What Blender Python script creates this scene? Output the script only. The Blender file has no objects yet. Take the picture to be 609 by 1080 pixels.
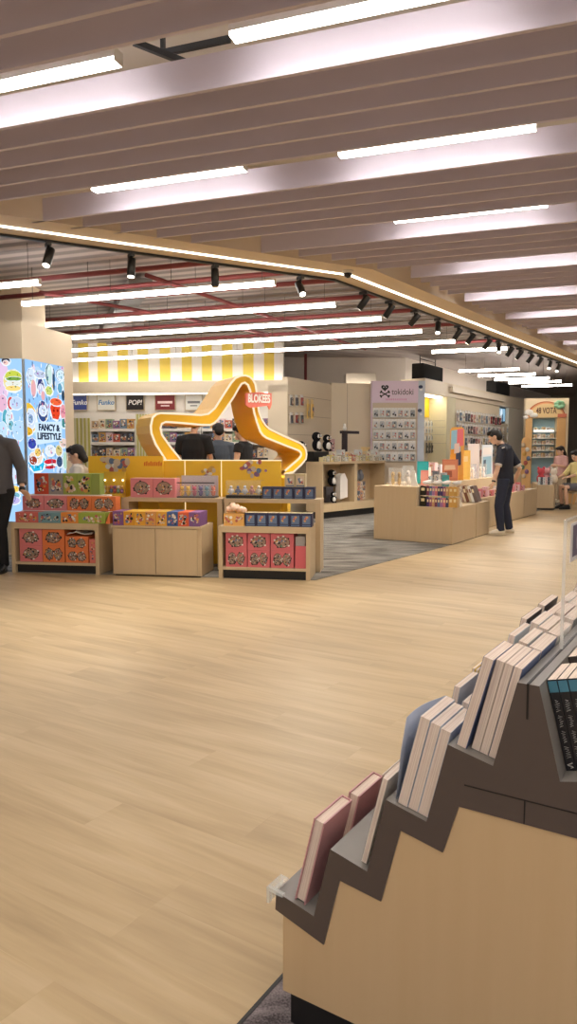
import bpy, math, random
from mathutils import Vector, Matrix
R = math.radians
# ---------------------------------------------------------------- camera model
F, CX, CY, HZ, CAMH = 770.0, 304.5, 540.0, 474.0, 1.4
PITCH = math.atan((CY - HZ) / F)
def ray(px, py):
    u = (px - CX) / F; v = -(py - CY) / F
    f = math.cos(PITCH) + math.sin(PITCH) * v
    z = v * math.cos(PITCH) - math.sin(PITCH)
    return u / f, z / f
def fl(px, py, z=0.0):
    u, w = ray(px, py); d = (z - CAMH) / w
    return u * d, d
def at(px, py, d):
    u, w = ray(px, py)
    return u * d, d, CAMH + w * d
SC = bpy.context.scene
COL = SC.collection
rnd = random.Random(7)
ORD = ['first', 'second', 'third', 'fourth', 'fifth', 'sixth', 'seventh', 'eighth', 'ninth', 'tenth', 'eleventh', 'twelfth',
       'thirteenth', 'fourteenth', 'fifteenth', 'sixteenth', 'seventeenth', 'eighteenth', 'nineteenth', 'twentieth']
def ordn(i):
    if i < 20: return ORD[i]
    t = {2: 'twenty', 3: 'thirty', 4: 'forty', 5: 'fifty'}[(i + 1) // 10]
    if (i + 1) % 10 == 0: return {'twenty': 'twentieth', 'thirty': 'thirtieth', 'forty': 'fortieth', 'fifty': 'fiftieth'}[t]
    return t + '-' + ORD[(i + 1) % 10 - 1]
# ---------------------------------------------------------------- materials
def lin(c):
    return tuple(((x / 255) / 12.92 if x / 255 <= .04045 else ((x / 255 + .055) / 1.055) ** 2.4) for x in c) + (1,)
MATS = {}
def mat(name, rgb, rough=.5, metal=0, noise=.04, nscale=30, emit=0, spec=.5):
    """plain paint / plastic / cloth with a slight procedural mottling"""
    if name in MATS: return MATS[name]
    m = bpy.data.materials.new(name); m.use_nodes = True
    nt = m.node_tree; b = nt.nodes['Principled BSDF']
    b.inputs['Roughness'].default_value = rough
    b.inputs['Metallic'].default_value = metal
    b.inputs['Specular IOR Level'].default_value = spec
    c = lin(rgb)
    if noise:
        tc = nt.nodes.new('ShaderNodeTexCoord'); n = nt.nodes.new('ShaderNodeTexNoise')
        n.inputs['Scale'].default_value = nscale; n.inputs['Detail'].default_value = 2
        mp = nt.nodes.new('ShaderNodeMapRange')
        mp.inputs['To Min'].default_value = 1 - noise; mp.inputs['To Max'].default_value = 1 + noise
        mx = nt.nodes.new('ShaderNodeVectorMath'); mx.operation = 'SCALE'
        mx.inputs[0].default_value = c[:3]
        nt.links.new(tc.outputs['Object'], n.inputs['Vector'])
        nt.links.new(n.outputs['Fac'], mp.inputs['Value'])
        nt.links.new(mp.outputs['Result'], mx.inputs['Scale'])
        nt.links.new(mx.outputs['Vector'], b.inputs['Base Color'])
    else:
        b.inputs['Base Color'].default_value = c
    if emit:
        b.inputs['Emission Color'].default_value = c
        b.inputs['Emission Strength'].default_value = emit
    MATS[name] = m
    return m
def wood(name, rgb, rgb2, axis='Z', scale=3.0, rough=.45):
    if name in MATS: return MATS[name]
    m = bpy.data.materials.new(name); m.use_nodes = True
    nt = m.node_tree; b = nt.nodes['Principled BSDF']; b.inputs['Roughness'].default_value = rough
    tc = nt.nodes.new('ShaderNodeTexCoord'); mp = nt.nodes.new('ShaderNodeMapping')
    s = {'X': (.6, 9, 9), 'Y': (9, .6, 9), 'Z': (9, 9, .6)}[axis]
    mp.inputs['Scale'].default_value = s
    n = nt.nodes.new('ShaderNodeTexNoise'); n.inputs['Scale'].default_value = scale; n.inputs['Detail'].default_value = 5
    cr = nt.nodes.new('ShaderNodeMix'); cr.data_type = 'RGBA'
    cr.inputs['A'].default_value = lin(rgb); cr.inputs['B'].default_value = lin(rgb2)
    L = nt.links.new
    L(tc.outputs['Object'], mp.inputs['Vector']); L(mp.outputs['Vector'], n.inputs['Vector'])
    L(n.outputs['Fac'], cr.inputs['Factor']); L(cr.outputs['Result'], b.inputs['Base Color'])
    MATS[name] = m
    return m
def emit(name, rgb, strength):
    if name in MATS: return MATS[name]
    m = bpy.data.materials.new(name); m.use_nodes = True
    nt = m.node_tree; nt.nodes.remove(nt.nodes['Principled BSDF'])
    e = nt.nodes.new('ShaderNodeEmission'); e.inputs['Color'].default_value = lin(rgb); e.inputs['Strength'].default_value = strength
    nt.links.new(e.outputs[0], nt.nodes['Material Output'].inputs['Surface'])
    MATS[name] = m
    return m
def clear(name, rgb=(245, 248, 250), amount=.82, rough=.05):
    """clear acrylic: mostly see-through with a glossy coat"""
    if name in MATS: return MATS[name]
    m = bpy.data.materials.new(name); m.use_nodes = True
    nt = m.node_tree; b = nt.nodes['Principled BSDF']
    b.inputs['Base Color'].default_value = lin(rgb); b.inputs['Roughness'].default_value = rough
    t = nt.nodes.new('ShaderNodeBsdfTransparent'); x = nt.nodes.new('ShaderNodeMixShader')
    x.inputs['Fac'].default_value = amount
    nt.links.new(b.outputs[0], x.inputs[1]); nt.links.new(t.outputs[0], x.inputs[2])
    nt.links.new(x.outputs[0], nt.nodes['Material Output'].inputs['Surface'])
    MATS[name] = m
    return m
# ---------------------------------------------------------------- mesh builder
class MB:
    def __init__(s): s.v = []; s.f = []; s.m = []; s.s = []
    def add(s, vs, fs, m=0, smooth=False):
        b = len(s.v); s.v += [tuple(v) for v in vs]
        for f in fs:
            s.f.append([b + i for i in f]); s.m.append(m); s.s.append(smooth)
        return s
    def box(s, x0, x1, y0, y1, z0, z1, m=0, front=None, top=None):
        vs = [(x0, y0, z0), (x1, y0, z0), (x1, y1, z0), (x0, y1, z0), (x0, y0, z1), (x1, y0, z1), (x1, y1, z1), (x0, y1, z1)]
        fs = [(3, 2, 1, 0), (4, 5, 6, 7), (0, 1, 5, 4), (1, 2, 6, 5), (2, 3, 7, 6), (3, 0, 4, 7)]
        b = len(s.v); s.v += vs
        for i, f in enumerate(fs):
            s.f.append([b + k for k in f]); s.s.append(False)
            s.m.append(front if (i == 2 and front is not None) else top if (i == 1 and top is not None) else m)
        return s
    def poly(s, pts, y, m=0):                       # (x,z) outline, counter-clockwise, facing -y
        return s.add([(x, y, z) for x, z in pts], [list(range(len(pts)))], m)
    def disc(s, cx, cz, rx, rz, y, m=0, n=14, rot=0):
        c, q = math.cos(rot), math.sin(rot); pts = []
        for i in range(n):
            a = 2 * math.pi * i / n; x = rx * math.cos(a); z = rz * math.sin(a)
            pts.append((cx + x * c - z * q, cz + x * q + z * c))
        return s.poly(pts, y, m)
    def prism(s, pts, y0, y1, m=0, side=None, back=None):   # (x,z) outline ccw seen from -y, extruded y0 (front) to y1
        n = len(pts)
        s.add([(x, y0, z) for x, z in pts], [list(range(n))], m)
        s.add([(x, y1, z) for x, z in pts], [list(range(n))[::-1]], m if back is None else back)
        vs = [(x, y0, z) for x, z in pts] + [(x, y1, z) for x, z in pts]
        s.add(vs, [(j, i, n + i, n + j) for i in range(n) for j in [(i + 1) % n]], m if side is None else side)
        return s
    def prismz(s, pts, z0, z1, m=0):                # (x,y) outline ccw seen from above
        n = len(pts)
        vs = [(x, y, z0) for x, y in pts] + [(x, y, z1) for x, y in pts]
        s.add(vs, [list(range(n))[::-1], [n + i for i in range(n)]] + [(i, (i + 1) % n, n + (i + 1) % n, n + i) for i in range(n)], m)
        return s
    def tube(s, pts, rs, n=10, m=0, smooth=True, ell=None):
        """capped tube along pts; rs a radius or a list; ell=(side vector, side factor) flattens it"""
        pts = [Vector(p) for p in pts]
        if not isinstance(rs, (list, tuple)): rs = [rs] * len(pts)
        rings = []; b0 = len(s.v); up = None
        for i, p in enumerate(pts):
            d = (pts[min(i + 1, len(pts) - 1)] - pts[max(i - 1, 0)]).normalized()
            if ell is not None:
                e1 = Vector(ell[0]); e1 = (e1 - d * e1.dot(d)).normalized()
            else:
                ref = up if up is not None else (Vector((0, 0, 1)) if abs(d.z) < .9 else Vector((1, 0, 0)))
                e1 = (ref - d * ref.dot(d)).normalized(); up = e1
            e2 = d.cross(e1)
            for k in range(n):
                a = 2 * math.pi * k / n
                r = rs[i] if not isinstance(rs[i], (list, tuple)) else None
                if r is None: v = p + e1 * (rs[i][0] * math.cos(a)) + e2 * (rs[i][1] * math.sin(a))
                else: v = p + (e1 * math.cos(a) + e2 * math.sin(a)) * r
                s.v.append(tuple(v))
        for i in range(len(pts) - 1):
            for k in range(n):
                a = b0 + i * n + k; b = b0 + i * n + (k + 1) % n
                s.f.append([a, b, b + n, a + n]); s.m.append(m); s.s.append(smooth)
        s.f.append([b0 + k for k in range(n)][::-1]); s.m.append(m); s.s.append(False)
        s.f.append([b0 + (len(pts) - 1) * n + k for k in range(n)]); s.m.append(m); s.s.append(False)
        return s
    def ball(s, c, r, nu=14, nv=9, m=0, rot=None):
        if not isinstance(r, (list, tuple)): r = (r, r, r)
        vs = []; fs = []
        M = rot.to_3x3() if rot is not None else None
        for j in range(1, nv):
            ph = math.pi * j / nv
            for i in range(nu):
                th = 2 * math.pi * i / nu
                v = Vector((r[0] * math.sin(ph) * math.cos(th), r[1] * math.sin(ph) * math.sin(th), r[2] * math.cos(ph)))
                vs.append(v)
        vs += [Vector((0, 0, r[2])), Vector((0, 0, -r[2]))]
        T, B = len(vs) - 2, len(vs) - 1
        for j in range(nv - 2):
            for i in range(nu):
                a = j * nu + i; b = j * nu + (i + 1) % nu
                fs.append((a, a + nu, b + nu, b))
        for i in range(nu):
            fs.append((T, i, (i + 1) % nu)); k = (nv - 2) * nu
            fs.append((B, k + (i + 1) % nu, k + i))
        if M is not None: vs = [M @ v for v in vs]
        return s.add([Vector(c) + v for v in vs], fs, m, True)
    def build(s, name, mats, parent=None, loc=None, rot=None, bevel=0):
        me = bpy.data.meshes.new(name)
        me.from_pydata(s.v, [], s.f)
        if not isinstance(mats, (list, tuple)): mats = [mats]
        for m in mats: me.materials.append(m)
        me.polygons.foreach_set('material_index', s.m)
        me.polygons.foreach_set('use_smooth', s.s)
        me.update()
        o = bpy.data.objects.new(name, me); COL.objects.link(o)
        if parent is not None: o.parent = parent
        if loc is not None: o.location = loc
        if rot is not None: o.rotation_euler = rot if isinstance(rot, (tuple, list)) else (0, 0, rot)
        if bevel:
            bm = o.modifiers.new('bevel', 'BEVEL'); bm.width = bevel; bm.segments = 2; bm.limit_method = 'ANGLE'
        return o
def box_obj(name, d, m, parent=None, loc=None, rot=None, bevel=0):
    return MB().box(*d).build(name, m, parent, loc, rot, bevel)
def tag(o, label, cat, group=None, kind=None):
    o['label'] = label; o['category'] = cat
    if group: o['group'] = group
    if kind: o['kind'] = kind
    return o
def thing(name, label, cat, loc=(0, 0, 0), rz=0, group=None):
    o = bpy.data.objects.new(name, None); COL.objects.link(o)
    o.location = loc; o.rotation_euler = (0, 0, rz)
    o.empty_display_size = .1
    return tag(o, label, cat, group)
def struct(o):
    o['kind'] = 'structure'; return o
KIDS = {}
def kids(o): return [c for c in o.children]
def dup(o, loc=None, rot=None, label=None, group=None, parent=None):
    c = o.copy(); COL.objects.link(c)
    if parent is not None: c.parent = parent
    if loc is not None: c.location = loc
    if rot is not None: c.rotation_euler = rot if isinstance(rot, (tuple, list)) else (0, 0, rot)
    if label: c['label'] = label
    if group: c['group'] = group
    for k in kids(o): dup(k, parent=c)
    return c
def text_mesh(txt, size, depth=.002, bold=0.0, align='CENTER', name='lettering', shear=0, spacing=1.0):
    cu = bpy.data.curves.new('txt', 'FONT'); cu.body = txt; cu.size = size; cu.extrude = depth; cu.align_x = align; cu.align_y = 'CENTER'
    cu.offset = bold; cu.shear = shear; cu.space_character = spacing; cu.resolution_u = 3
    o = bpy.data.objects.new('txt', cu); COL.objects.link(o)
    dg = bpy.context.evaluated_depsgraph_get(); dg.update()
    me = bpy.data.meshes.new_from_object(o.evaluated_get(dg)); me.name = name
    bpy.data.objects.remove(o); bpy.data.curves.remove(cu)
    return me
def lettering(txt, size, m, parent, x, y, z, bold=0.0, name='lettering', depth=.002, rz=0, shear=0, spacing=1.0, ry=0):
    """upright writing on a face that looks towards local -y"""
    me = text_mesh(txt, size, depth, bold, name=name, shear=shear, spacing=spacing); me.materials.clear(); me.materials.append(m)
    o = bpy.data.objects.new(name, me); COL.objects.link(o); o.parent = parent
    o.location = (x, y, z); o.rotation_euler = (R(90), ry, rz)
    return o
class Frame:
    def __init__(s, ox, oy, a): s.ox, s.oy, s.a = ox, oy, R(a); s.c = math.cos(s.a); s.q = math.sin(s.a)
    def w(s, x, y, z=0): return (s.ox + x * s.c - y * s.q, s.oy + x * s.q + y * s.c, z)
    def inv(s, X, Y):
        dx, dy = X - s.ox, Y - s.oy
        return dx * s.c + dy * s.q, -dx * s.q + dy * s.c
LEFT = Frame(-3.15, 8.23, -9)          # the toy tables
SHOP = Frame(2.407, 10.632, -32.5)     # counters along the aisle
BOOK = Frame(-.015, 1.661, -32.5)      # the stepped book stand
BACK = Frame(0, 15.4, -6)              # the striped back wall
CEIL = Frame(0, 0, -20)                # direction of the ceiling baffles

# shared colours
M_maple = wood('maple_laminate', (205, 182, 147), (195, 171, 135))
M_mapleX = wood('maple_laminate_flat', (208, 186, 152), (198, 174, 139), 'X')
M_cream = mat('cream_wall_paint', (226, 212, 188), .6, noise=.02, nscale=4)
M_white = mat('white_paint', (235, 232, 226), .5, noise=.02)
M_black = mat('black_plastic', (22, 22, 24), .4)
M_char = mat('charcoal_paint', (58, 54, 53), .55)
M_greywall = mat('grey_wall_paint', (222, 212, 204), .7, noise=.03, nscale=3)
M_yellow = mat('yellow_paint', (243, 190, 30), .45, noise=.02)
M_red = mat('red_pipe_paint', (134, 62, 64), .5)
M_steel = mat('brushed_steel', (150, 150, 152), .35, 1.0)
M_wire = mat('hanging_wire', (90, 88, 86), .4, .6)
M_clear = clear('clear_acrylic', amount=.9)
M_clear2 = clear('clear_acrylic_sheet', (235, 240, 242), .9, .04)
M_film = clear('clear_plastic_film', (235, 230, 225), .55, .2)
# ================================================================ setting
def floor_mat():
    m = bpy.data.materials.new('oak_plank_floor'); m.use_nodes = True
    nt = m.node_tree; b = nt.nodes['Principled BSDF']; L = nt.links.new; N = nt.nodes.new
    tc = N('ShaderNodeTexCoord'); mp = N('ShaderNodeMapping'); mp.inputs['Rotation'].default_value = (0, 0, R(32.5))
    L(tc.outputs['Object'], mp.inputs['Vector'])
    br = N('ShaderNodeTexBrick'); br.offset = .37; br.offset_frequency = 3
    br.inputs['Color1'].default_value = (.3, .3, .3, 1); br.inputs['Color2'].default_value = (.7, .7, .7, 1); br.inputs['Mortar'].default_value = (.42, .42, .42, 1)
    br.inputs['Scale'].default_value = 1; br.inputs['Brick Width'].default_value = 1.5; br.inputs['Row Height'].default_value = .2
    br.inputs['Mortar Size'].default_value = .0012; br.inputs['Mortar Smooth'].default_value = .1
    L(mp.outputs['Vector'], br.inputs['Vector'])
    m2 = N('ShaderNodeMapping'); m2.inputs['Scale'].default_value = (.7, 6, 1); L(mp.outputs['Vector'], m2.inputs['Vector'])
    # shift the grain plank by plank
    ad = N('ShaderNodeVectorMath'); ad.operation = 'ADD'; sc = N('ShaderNodeVectorMath'); sc.operation = 'SCALE'; sc.inputs['Scale'].default_value = 7
    L(br.outputs['Color'], sc.inputs[0]); L(sc.outputs[0], ad.inputs[0]); L(m2.outputs['Vector'], ad.inputs[1])
    n = N('ShaderNodeTexNoise'); n.inputs['Scale'].default_value = 1.3; n.inputs['Detail'].default_value = 6; n.inputs['Distortion'].default_value = .6
    L(ad.outputs[0], n.inputs['Vector'])
    m3 = N('ShaderNodeMapping'); m3.inputs['Scale'].default_value = (3, 60, 1); L(mp.outputs['Vector'], m3.inputs['Vector'])
    n2 = N('ShaderNodeTexNoise'); n2.inputs['Scale'].default_value = 1; n2.inputs['Detail'].default_value = 3; L(m3.outputs['Vector'], n2.inputs['Vector'])
    r1 = N('ShaderNodeValToRGB')
    e = r1.color_ramp.elements
    e[0].position = .25; e[0].color = lin((166, 143, 108)); e[1].position = .75; e[1].color = lin((198, 175, 139))
    k = e.new(.5); k.color = lin((186, 162, 124))
    L(n.outputs['Fac'], r1.inputs['Fac'])
    mx = N('ShaderNodeMix'); mx.data_type = 'RGBA'; mx.blend_type = 'OVERLAY'; mx.inputs['Factor'].default_value = .1
    L(r1.outputs['Color'], mx.inputs['A']); L(br.outputs['Color'], mx.inputs['B'])
    mx2 = N('ShaderNodeMix'); mx2.data_type = 'RGBA'; mx2.blend_type = 'OVERLAY'; mx2.inputs['Factor'].default_value = .12
    L(mx.outputs['Result'], mx2.inputs['A']); L(n2.outputs['Fac'], mx2.inputs['B'])
    L(mx2.outputs['Result'], b.inputs['Base Color'])
    b.inputs['Roughness'].default_value = .42; b.inputs['Specular IOR Level'].default_value = .35
    return m
def carpet_mat(name, dark, light, scale=1.0):
    m = bpy.data.materials.new(name); m.use_nodes = True
    nt = m.node_tree; b = nt.nodes['Principled BSDF']; L = nt.links.new; N = nt.nodes.new
    tc = N('ShaderNodeTexCoord'); mp = N('ShaderNodeMapping'); mp.inputs['Rotation'].default_value = (0, 0, R(10)); mp.inputs['Scale'].default_value = (1.2, 4, 1)
    L(tc.outputs['Object'], mp.inputs['Vector'])
    n = N('ShaderNodeTexNoise'); n.inputs['Scale'].default_value = 1.6 * scale; n.inputs['Detail'].default_value = 8; L(mp.outputs['Vector'], n.inputs['Vector'])
    v = N('ShaderNodeTexNoise'); v.inputs['Scale'].default_value = 180; v.inputs['Detail'].default_value = 2; L(tc.outputs['Object'], v.inputs['Vector'])
    mx = N('ShaderNodeMath'); mx.operation = 'MULTIPLY_ADD'; mx.inputs[1].default_value = .6
    L(v.outputs['Fac'], mx.inputs[0]); L(n.outputs['Fac'], mx.inputs[2])
    r = N('ShaderNodeValToRGB'); e = r.color_ramp.elements
    e[0].position = .6; e[0].color = lin(dark); e[1].position = 1.0; e[1].color = lin(light)
    L(mx.outputs[0], r.inputs['Fac']); L(r.outputs['Color'], b.inputs['Base Color'])
    b.inputs['Roughness'].default_value = .95; b.inputs['Specular IOR Level'].default_value = .1
    return m
f = MB().box(-14, 22, -8, 40, -.2, 0).build('floor', floor_mat()); struct(f)
M_carpet = carpet_mat('grey_flecked_carpet', (86, 83, 79), (162, 158, 151))
# carpet of the toy area: front edge along the tables, then along the aisle under the counters
cp = [LEFT.w(-9, -.03)[:2], (.285, 7.745), SHOP.w(-.02, .02)[:2], SHOP.w(-.3, 1.2)[:2], SHOP.w(-.6, 13)[:2], (-4, 27), (-12, 27), (-13, 10)]
struct(MB().prismz(cp, .0005, .006).build('floor_carpet', M_carpet))
struct(MB().prismz([BOOK.w(*p)[:2] for p in [(-.085, -1.2), (1.2, -1.2), (1.2, 2.9), (-.085, 2.9)]], .0005, .006).build('floor_carpet_strip', carpet_mat('dark_flecked_carpet', (70, 64, 66), (150, 140, 142), 3)))
struct(MB().prismz([BOOK.w(*p)[:2] for p in [(-.095, -1.2), (-.085, -1.2), (-.085, 2.9), (-.095, 2.9)]], .0005, .008).build('trim_carpet_edge', M_black))

# ---- ceiling: high slab over everything
M_plenum = mat('plenum_paint', (214, 208, 203), .9, noise=.08, nscale=2)
M_deck = bpy.data.materials.new('corrugated_deck'); M_deck.use_nodes = True
def deck():
    nt = M_deck.node_tree; b = nt.nodes['Principled BSDF']; L = nt.links.new; N = nt.nodes.new
    tc = N('ShaderNodeTexCoord'); mp = N('ShaderNodeMapping'); mp.inputs['Rotation'].default_value = (0, 0, R(20)); L(tc.outputs['Object'], mp.inputs['Vector'])
    w = N('ShaderNodeTexWave'); w.bands_direction = 'Y'; w.inputs['Scale'].default_value = 1.3; w.inputs['Distortion'].default_value = .3; L(mp.outputs['Vector'], w.inputs['Vector'])
    r = N('ShaderNodeValToRGB'); e = r.color_ramp.elements
    e[0].position = .3; e[0].color = lin((138, 130, 130)); e[1].position = .75; e[1].color = lin((186, 174, 170))
    L(w.outputs['Fac'], r.inputs['Fac']); L(r.outputs['Color'], b.inputs['Base Color']); b.inputs['Roughness'].default_value = .8
deck()
LED1, LED2 = (.643, 7.742), (8.7, 19.25)
d1 = Vector((math.cos(R(29.4)), math.sin(R(29.4)))); d2 = (Vector(LED2) - Vector(LED1)).normalized()
LED0 = tuple(Vector(LED1) - d1 * 7.5)
def offset_line(off):
    """the bulkhead's bent line shifted by off towards the shop floor (positive = outer side)"""
    n1 = Vector((-d1.y, d1.x)); n2 = Vector((-d2.y, d2.x))
    a = Vector(LED0) + n1 * off; c = Vector(LED2) + n2 * off
    bis = (n1 + n2).normalized(); b = Vector(LED1) + bis * (off / bis.dot(n1))
    return [tuple(a), tuple(b), tuple(c)]
IN, OUT = offset_line(-.30), offset_line(.27)
ZB = 3.2; ZD = 3.66
# the plenum over the baffled side, the deck over the toy side
struct(MB().prismz([(-14, -6), (22, -6), (22, 34), OUT[2], OUT[1], OUT[0], (-14, OUT[0][1])], 3.95, 4.0).build('ceiling', M_plenum))
struct(MB().prismz([(-14, OUT[0][1]), OUT[0], OUT[1], OUT[2], (22, 34), (-14, 34)], ZD, ZD + .05).build('ceiling_deck', M_deck))
M_bulk = mat('beige_bulkhead_paint', (222, 205, 184), .6, noise=.02, nscale=3)
struct(MB().prismz([IN[0], IN[1], IN[2], OUT[2], OUT[1], OUT[0]][::1], ZB, 4.0).build('trim_bulkhead', M_bulk))
# glowing cove line in the bulkhead's underside
a, b2 = offset_line(-.018), offset_line(.018)
led = MB().prismz([a[0], a[1], a[2], b2[2], b2[1], b2[0]], ZB - .008, ZB + .004).build('cove_or_added_light', emit('cove_led', (255, 240, 214), 5.0))
tag(led, 'thin glowing LED line bent along the beige ceiling bulkhead', 'light strip')
# ---- baffles
M_baffle = mat('pink_beige_baffle', (208, 199, 214), .6, noise=.02, nscale=3)
TL = [(4.7, -4.25), (4.938, -3.965), (5.2, -3.754), (5.53, -3.39), (5.76, -3.18), (6.40, -2.58), (6.78, -2.12), (7.26, -1.76), (7.83, -1.485), (17.5, 1.1)]
def tleft(s):
    if s < 4.8: return -6.8
    for (s0, t0), (s1, t1) in zip(TL, TL[1:]):
        if s0 <= s <= s1: return t0 + (t1 - t0) * (s - s0) / (s1 - s0)
    return 1.1
PER = 1.457
bi = 0
for k in range(-1, 9):
    for j in range(5):
        s = 3.475 + PER * k + .2375 * j
        if s < 2.2: continue
        t0 = tleft(s); t1 = 5.4
        o = MB().box(t0, t1, -.0125, .0125, ZB, ZB + .17).build('ceiling_baffle', M_baffle, loc=CEIL.w(0, s, 0), rot=CEIL.a)
        if k == 0 and j == 0: bl = 'pinkish ceiling baffle catching lamp glow behind the two frontmost lamps'
        elif j == 0: bl = f'pinkish ceiling baffle catching the glow of the {ordn(k + 1)} lamp row'
        else: bl = f'long pinkish ceiling baffle, {ordn(j)} behind the glowing one of the {ordn(k + 1)} lamp row'
        tag(o, bl, 'baffle', 'parallel ceiling baffles'); bi += 1
# ---- linear lamps
M_tube = emit('lamp_diffuser_glow', (255, 249, 241), 25.0)
M_tube2 = emit('toy_area_lamp_glow', (255, 246, 234), 16.0)
M_tube3 = emit('aisle_lamp_glow', (255, 246, 234), 26.0)
M_house = mat('lamp_housing_white', (225, 222, 216), .4)
LP = {}
def lamp(frame_s, t0, length, z, label, group, glow, key, w=.075, top=4.0):
    """a hung linear lamp: housing, diffuser with lit underside and flanks, two wires"""
    k = (key, round(length, 3))
    if k not in LP:
        t = thing('linear_lamp', label, 'ceiling lamp', CEIL.w(t0, frame_s, z), CEIL.a, group)
        MB().box(0, length, -w / 2, w / 2, .02 if key == 'main' else .048, .065).box(-.004, 0, -w / 2, w / 2, 0, .065).box(length, length + .004, -w / 2, w / 2, 0, .065).build('housing', M_house, t)
        fh = .02 if key == 'main' else .048
        MB().prism([(0, 0), (length, 0), (length, fh), (0, fh)], -w / 2 + .003, w / 2 - .003).build('diffuser', glow, t)
        for x in (.15, length - .15):
            MB().tube([(x, 0, .06), (x, 0, top - z)], .003, 5).build('hanging_wire', M_wire, t)
        LP[k] = t; return t
    return dup(LP[k], CEIL.w(t0, frame_s, z), CEIL.a, label, group)
rows = {-3: [-3.6, -1.8, 0, 1.8], -4: [-3.6, -1.8, 0, 1.8], -5: [-3.6, -1.8, 0, 1.8], -2: [-3.6, -1.8, 0, 1.8], -1: [-4.2, -2.4, -.6, 1.2, 3.0], 0: [-3.24, -1.44, .36, 2.16], 1: [-3.2, -1.35, .45, 2.25], 2: [-1.3, .5, 2.3],
        3: [-.96, .84, 2.64], 4: [-1.0, .8, 2.6], 5: [-.47, 1.33, 3.1], 6: [-.2, 1.6, 3.4], 7: [.2, 2.0], 8: [.5, 2.3], 9: [.9, 2.7]}
for k, ts in rows.items():
    s = 3.21 + PER * k
    for i, t0 in enumerate(ts):
        lamp(s, t0, 1.19, 3.265, f'linear white lamp between baffles, {ordn(i)} along the {ordn(k + 5)} baffled row', 'lamps between the baffles', M_tube, 'main', top=3.96)
# lamps of the toy area (long runs of joined fittings)
def st(px, py, z):
    X, D = fl(px, py, z); return CEIL.inv(X, D)
zt = 3.2
runs = [((0, 304), (43, 300), 1), ((18, 321), (295, 303), 3), ((45, 345), (355, 323), 4), ((73, 357), (405, 339), 4), ((73, 372), (445, 350), 5), ((73, 381), (482, 362), 6)]
for ri, (p, q, n) in enumerate(runs):
    (ta, sa), (tb, sb) = st(*p, zt), st(*q, zt); s = (sa + sb) / 2
    if ri == 0: ta = tb - 1.15
    L = (tb - ta) / n
    for i in range(n):
        lamp(s, ta + i * L, L - .014, zt, f'long white lamp of the toy area, {ordn(i)} along the {ordn(ri)} run from the entrance', 'lamps over the toy area', M_tube2, 'toy', w=.06, top=ZD)
far = [(484, 548, 391.5), (504.5, 565, 396.5), (522, 579, 400.5), (537, 590, 404), (551, 602, 407.7), (455, 527, 371)]
for i, (x0, x1, y) in enumerate(far):
    (ta, sa), (tb, sb) = st(x0, y + .8, zt), st(x1, y - .8, zt)
    lamp((sa + sb) / 2, ta, 1.35, zt, f'short white lamp over the aisle counters, {ordn(i)} from the soffit speakers' if i < 5 else 'short white lamp hung alone before the pair of black speakers',
         'lamps over the aisle counters', M_tube3, 'far', w=.06, top=ZD)
# ---- track with spotlights
tr = offset_line(.245), offset_line(.215)
o = MB().prismz([tr[1][0], tr[1][1], tr[1][2], tr[0][2], tr[0][1], tr[0][0]], ZB - .022, ZB - .0005).build('lighting_track', M_black)
tag(o, 'black lighting track along the outer edge of the bulkhead', 'lighting track')
M_spotlens = emit('spot_lens_glow', (255, 244, 225), 6.0)
M_lensoff = mat('spot_lens_dim', (190, 186, 176), .2)
spots = [(52, -.1, -.35, 1), (139, -.02, -.15, 1), (227, .02, -.05, 0), (317, .25, -.55, 2), (384, -.55, .1, 0), (411, -.5, .15, 0), (438, -.6, .25, 0), (463, -.1, -.4, 2), (484, -.5, .2, 0),
         (498, -.55, .2, 1), (516, -.5, .2, 0), (528, -.05, -.45, 2), (540, -.5, .2, 0), (550, -.5, .25, 1), (562, -.5, .2, 0), (572, -.45, .15, 0), (583, -.35, -.5, 2), (592, -.45, -.4, 2)]
a0, a1, a2 = offset_line(.23)
def on_track(px):
    u, _ = ray(px, 300)
    for p, q in ((a0, a1), (a1, a2)):
        # X = u*Y on the segment
        den = (q[0] - p[0]) - u * (q[1] - p[1]); k = (u * p[1] - p[0]) / den
        if 0 <= k <= 1: return p[0] + k * (q[0] - p[0]), p[1] + k * (q[1] - p[1])
    return a2
for i, (px, dx, dy, on) in enumerate(spots):
    X, Y = on_track(px)
    t = thing('track_spotlight', f'black cylinder spotlight, {ordn(i)} along the track from the screen column', 'spotlight', (X, Y, ZB - .022), 0, 'spotlights on the track')
    MB().box(-.02, .02, -.05, .05, -.03, 0).build('adapter', M_black, t, rot=R(55 if px > 370 else 29))
    MB().tube([(0, 0, -.03), (0, 0, -.075)], .012, 8).build('stem', M_black, t)
    ax = Vector((dx, dy, -.75)).normalized(); c = Vector((0, 0, -.12))
    MB().tube([c - ax * .085, c - ax * .08, c + ax * .085, c + ax * .09], [.03, .038, .038, .036], 14).build('lamp_body', M_black, t)
    MB().tube([c + ax * .0905, c + ax * .0925], .031, 14).build('lens', M_spotlens if on else M_lensoff, t)
    if True:
        ld = bpy.data.lights.new('spot', 'SPOT'); ld.energy = (130 if on else 110) if px > 370 else (150 if on else 120); ld.spot_size = R(64); ld.spot_blend = .6; ld.color = (1, .93, .82); ld.shadow_soft_size = .03
        lo = bpy.data.objects.new('spot_beam', ld); COL.objects.link(lo); lo.parent = t; lo.location = c + ax * .1
        lo.rotation_euler = ax.to_track_quat('-Z', 'Y').to_euler()
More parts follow.
